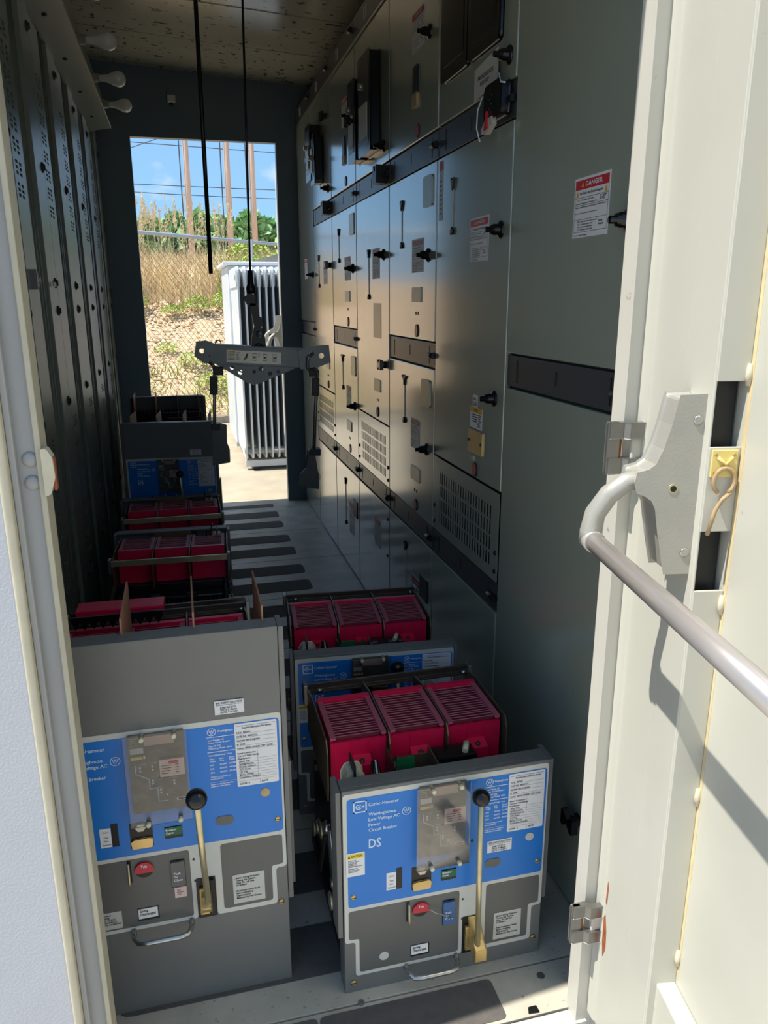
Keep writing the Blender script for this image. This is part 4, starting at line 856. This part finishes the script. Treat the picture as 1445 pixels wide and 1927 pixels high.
# ================================================================== OUTDOORS
gr = struct(MB().box(-30, 30, -30, .955, -.36, -.30).build('ground_front', 'gravel'))
struct(MB().box(-30, -1.6, .955, 60, -.36, -.30).build('ground_side', 'gravel')); struct(MB().box(1.62, 40, .955, 5.0, -.36, -.30).build('ground_side', 'gravel'))
struct(MB().box(-1.6, 9, 4.985, 9.25, -.32, -.12).build('pad', 'concrete'))
MB().box(-1.6, 9, 9.25, 9.36, -.30, -.05).build('kerb', 'concrete', bpy.data.objects['pad'])
def hgt(x, y):
    t = max(0, min(1, (y-9.4)/7.0)); s = t*t*(3-2*t)*.35+t*.65
    return -.12+1.78*s+.05*math.sin(x*1.7+y)+.04*math.sin(2.3*y-x)
b = MB(); nx, ny = 60, 50; V = []; Fs = []
for j in range(ny):
    y = 9.36+(j/(ny-1))**1.8*110
    for i in range(nx):
        x = -14+i*.8; V.append((x, y, hgt(x, y)+random.uniform(-.02, .02)))
for j in range(ny-1):
    for i in range(nx-1): a = j*nx+i; Fs.append((a, a+1, a+nx+1, a+nx))
b.add(V, Fs, True); struct(b.build('ground_bank', 'soil'))
# rubble on the bank: too many to count
def rubble(n, m, lab, smin, smax):
    b = MB()
    for _ in range(n):
        y = 9.45+random.random()**1.2*6.5; x = -1.2+random.random()*3.6+(y-9.4)*.05
        z = hgt(x, y); s = random.uniform(smin, smax); a = random.uniform(0, 6.28); k = random.uniform(.35, .8)
        P = [(1,0,0),(0,1,0),(-1,0,0),(0,-1,0),(0,0,1),(0,0,-.6)]; ca, sa = math.cos(a), math.sin(a); j = lambda: random.uniform(.7, 1.3)
        P = [(p[0]*s*j(), p[1]*s*.7*j(), p[2]*s*k*j()) for p in P]
        b.add([(x+p[0]*ca-p[1]*sa, y+p[0]*sa+p[1]*ca, z+p[2]+s*.1) for p in P], [(0,1,4),(1,2,4),(2,3,4),(3,0,4),(1,0,5),(2,1,5),(3,2,5),(0,3,5)])
    return stuff(b.build('rubble', m), lab, 'rubble')
rubble(4200, 'stone', 'pale stones strewn over the bank behind the fence', .012, .05); rubble(2200, 'stone_dark', 'brown stones strewn over the bank behind the fence', .012, .045)
def blades(n, m, name, lab, hmin, hmax, xr, yr, wd, lean, plume=False):
    b = MB()
    for _ in range(n):
        x = random.uniform(*xr); y = random.uniform(*yr)
        if random.random() > .35+.65*abs(math.sin(x*2.1+.6*y)): continue
        z = hgt(x, y); h = random.uniform(hmin, hmax); dx = random.uniform(-lean, lean)*h; dy = random.uniform(-lean, lean)*h
        P = [(x-wd, y, z), (x+wd, y, z), (x+dx*.4+wd*.7, y+dy*.4, z+h*.6), (x+dx*.4-wd*.7, y+dy*.4, z+h*.6), (x+dx, y+dy, z+h)]
        b.add(P, [(0,1,2,3),(3,2,4)])
        if plume:
            px, py, pz = P[4]
            for q in range(6): b.add([(px+random.uniform(-.03,.03)-.014*q/6, py+random.uniform(-.02,.02), pz-.05*q), (px+random.uniform(-.03,.03)+.03, py, pz-.05*q+.03), (px+random.uniform(-.01,.02), py, pz-.05*q+.075)], [(0,1,2)])
    return stuff(b.build(name, m), lab, 'grass')
blades(5600, 'grass_dry', 'dry_grass', 'dry tan grass on top of the bank', .25, .7, (-1.6, 2.2), (15.2, 18.5), .009, .4)
blades(2600, 'grass_dry', 'dry_grass', 'dry brown grass tuft left on the bank edge', .3, .7, (-1.6, .65), (14.2, 15.4), .010, .45)
blades(110, 'grass_dry', 'plume_grass', 'tall dry plume grass rising above the fence rail', 1.0, 1.6, (-1.2, 1.0), (15.4, 17.2), .006, .22, True)
blades(1500, 'grass_green', 'weeds', 'yellow green weeds on top of the bank', .15, .4, (-1.4, 3.4), (14.6, 18.0), .010, .5)
blades(900, 'grass_green', 'weeds', 'yellow green weeds at the foot of the bank', .06, .22, (-1.0, 2.2), (9.4, 11.6), .009, .6)
def shrub(x, y, rx, rz_, n, label, m='leaf', grp='green shrubs on the bank', zoff=0):
    r = tag(empty('shrub', (x, y, hgt(x, y)+zoff)), label, 'shrub', grp)
    b = MB()
    for _ in range(n):
        u = random.uniform(0, 6.28); q = random.uniform(-.3, 1); rr = math.sqrt(max(0, 1-q*q))*random.random()**.4
        c = Vector((rx*rr*math.cos(u), rx*rr*math.sin(u), rz_*(.45+.55*q))); s = rx*random.uniform(.07, .15)
        a = Vector((random.uniform(-1,1), random.uniform(-1,1), random.uniform(-.6,.6))).normalized(); w = a.cross(Vector((random.uniform(-1,1), random.uniform(-1,1), 1))).normalized()
        b.add([c-a*s, c+w*s*.5, c+a*s, c-w*s*.5], [(0,1,2,3)])
    b.build('foliage', m, r)
    MB().tube([(0,0,-.05),(.01*rx,0,rz_*.6)], [rx*.05, rx*.02], 6).build('stem', 'stone_dark', r)
for i, (x, y, rx, rz_) in enumerate([(.95, 15.6, .45, .5), (1.45, 15.7, .5, .6), (1.95, 15.6, .5, .6), (2.4, 15.9, .55, .8), (2.75, 17.2, .7, 1.35), (-.75, 15.3, .35, .4), (1.5, 17.2, .6, .7), (-.72, 13.9, .28, .3), (.32, 13.7, .26, .3), (.82, 13.9, .3, .34), (-.1, 13.6, .2, .2)]):
    shrub(x, y, rx, rz_, 420, 'yellow-green leafy shrub growing on the bank behind the fence')
for i, (x, y, rx, rz_) in enumerate([(.36, 10.7, .22, .28), (.60, 10.5, .2, .3), (.15, 11.4, .22, .25), (.75, 11.0, .2, .22), (-.2, 12.0, .2, .2)]):
    shrub(x, y, rx, rz_, 240, 'small green weed bush low on the stony bank', grp='weed bushes low on the bank')
def tree(x, y, rx, top, label):
    r = tag(empty('tree', (x, y, 1.6)), label, 'tree', 'trees in the far treeline')
    b = MB()
    for _ in range(900):
        u = random.uniform(0, 6.28); q = random.uniform(-.8, 1); rr = math.sqrt(max(0, 1-q*q))*random.random()**.25
        c = Vector((rx*rr*math.cos(u), rx*rr*math.sin(u), (top-1.6)*(.5+.5*q))); s = random.uniform(.35, .75)
        a = Vector((random.uniform(-1,1), random.uniform(-1,1), random.uniform(-1,1))).normalized(); w = a.cross(Vector((random.uniform(-1,1), random.uniform(-1,1), 1))).normalized()
        b.add([c-a*s, c+w*s*.8, c+a*s, c-w*s*.8], [(0,1,2,3)])
    b.build('foliage', 'leaf_far_hazed', r); MB().tube([(0,0,-.5),(0,0,(top-1.6)*.6)], [.25,.1], 8).build('trunk', 'stone_dark', r)
for k in range(11): tree(-5.0+k*1.75, 60+5*(k % 2), random.uniform(1.5, 1.7), random.uniform(6.6, 7.4)+(.5 if k > 8 else 0), 'hazy green tree in the distant treeline past the utility poles')
# utility poles and wires
def pole(x, y, label):
    r = tag(empty('utility_pole', (x, y, 0)), label, 'utility pole', 'wooden utility poles')
    MB().tube([(0,0,.5),(0,0,8),(0,0,15)], [.17,.15,.12], 12).build('post', 'pole_wood', r); MB().box(-1.2, 1.2, -.06, .06, 13.6, 13.72).build('cross_arm', 'pole_wood', r)
    MB().tube([(-.32,-.1,1.5),(-.34,-.1,15)], .03, 6).build('conduit', 'line_wire', r)
pole(.95, 45, 'wooden utility pole, leftmost of the three'); pole(3.05, 45, 'wooden utility pole, middle of the three'); pole(4.36, 45, 'wooden utility pole, rightmost of the three')
def line(p, q, sag, label):
    P = [Vector(p).lerp(Vector(q), k/10)-Vector((0, 0, sag*4*(k/10)*(1-k/10))) for k in range(11)]
    tag(MB().tube(P, .022, 5).build('power_line', 'line_wire'), label, 'power line', 'overhead wires')
line((-10, 46, 9.6), (14, 46, 8.9), .1, 'upper straight overhead wire crossing the sky'); line((-10, 46, 7.35), (14, 46, 7.1), .05, 'lower overhead wire crossing the sky'); line((-10, 46, 7.2), (14, 46, 6.75), .25, 'lowest sagging overhead wire crossing the sky'); line((-9, 46, 6.6), (3.05, 45, 10.6), .1, 'slanting overhead wire rising to the middle pole'); line((.95, 45, 11.2), (14, 45, 9.6), .1, 'overhead wire falling to the right from the left pole')
# chain-link fence
fe = tag(empty('chain_link_fence', (-.353, 9.34, 0)), 'galvanised chain-link fence with top rail beyond the far doorway', 'fence')
dv = Vector((1.651, .96, -.045)).normalized(); FD = lambda s, z: tuple(Vector((0, 0, z))+dv*s)
MB().tube([FD(-2.0, 2.0), FD(4.5, 2.0)], .021, 10).build('top_rail', 'galv', fe)
for s in (-1.6, 1.47, 4.3): MB().tube([FD(s, -.15), FD(s, 2.03)], .028, 10).build('post', 'galv', fe)
b = MB(); p_ = .074; z0, z1 = -.08, 1.985
for sg in (1, -1):
    k = -2.0-(z1-z0)
    while k < 4.5+(z1-z0):
        s0_, s1_ = (k, k+(z1-z0)/1.12) if sg > 0 else (k+(z1-z0)/1.12, k)
        za, zb_ = z0, z1
        P = []
        for t in (0, 1):
            s = s0_+(s1_-s0_)*t; P.append((s, za+(zb_-za)*t))
        lo, hi = -2.0, 4.5
        if max(P[0][0], P[1][0]) > lo and min(P[0][0], P[1][0]) < hi:
            b.tube([Vector(FD(P[0][0], P[0][1]))+Vector((0, .003*sg, 0)), Vector(FD(P[1][0], P[1][1]))+Vector((0, .003*sg, 0))], .0024, 4, caps=False)
        k += p_
b.build('wire_mesh', 'wire', fe)
# transformer with radiator fins
tx = tag(empty('transformer', (.47, 6.45, -.12)), 'white pad transformer with tall radiator fins outside the far doorway', 'transformer')
fin = MB(); fin.prism(rpoly([(0,.10),(.85,.10),(.85,1.66),(.0,1.66)], .07, 6), 'yz', 0, .014); fin.prism(rpoly([(.02,1.50),(.83,1.50),(.83,1.65),(.02,1.65)], .03, 4), 'yz', -.010, .024)
fin_me = fin.mesh('radiator_fin', 'radiator')
for k in range(14): inst(fin_me, 'radiator_fin', tx, (.055*k, 0, 0))
MB().tube([(-.02,.10,1.60),(.78,.10,1.60)], .04, 10).build('header_pipe', 'radiator', tx); MB().tube([(-.0,.10,.16),(.76,.10,.16)], .03, 10).build('header_pipe', 'radiator', tx)
MB().box(-.02, 1.3, .88, 1.9, .08, 1.70).build('tank', 'radiator', tx, bev=.02); MB().box(-.06, 1.35, .84, 1.95, 1.70, 1.73).build('tank_lid', 'white_bright', tx, bev=.005)
b = MB(); b.prism([(.10,1.70),(.9,1.70),(.9,1.90),(.52,1.83)], 'xz', .95, 1.5); b.build('terminal_box', 'nameplate', tx)
MB().box(.0, 1.2, .05, .12, .03, .085).build('base_beam', 'radiator', tx); MB().box(.0, 1.2, 1.2, 1.3, 0, .08).build('base_beam', 'radiator', tx)
for x in (.06, .75): MB().box(x, x+.05, .05, 1.9, 0, .03).build('skid', 'dark_metal', tx)
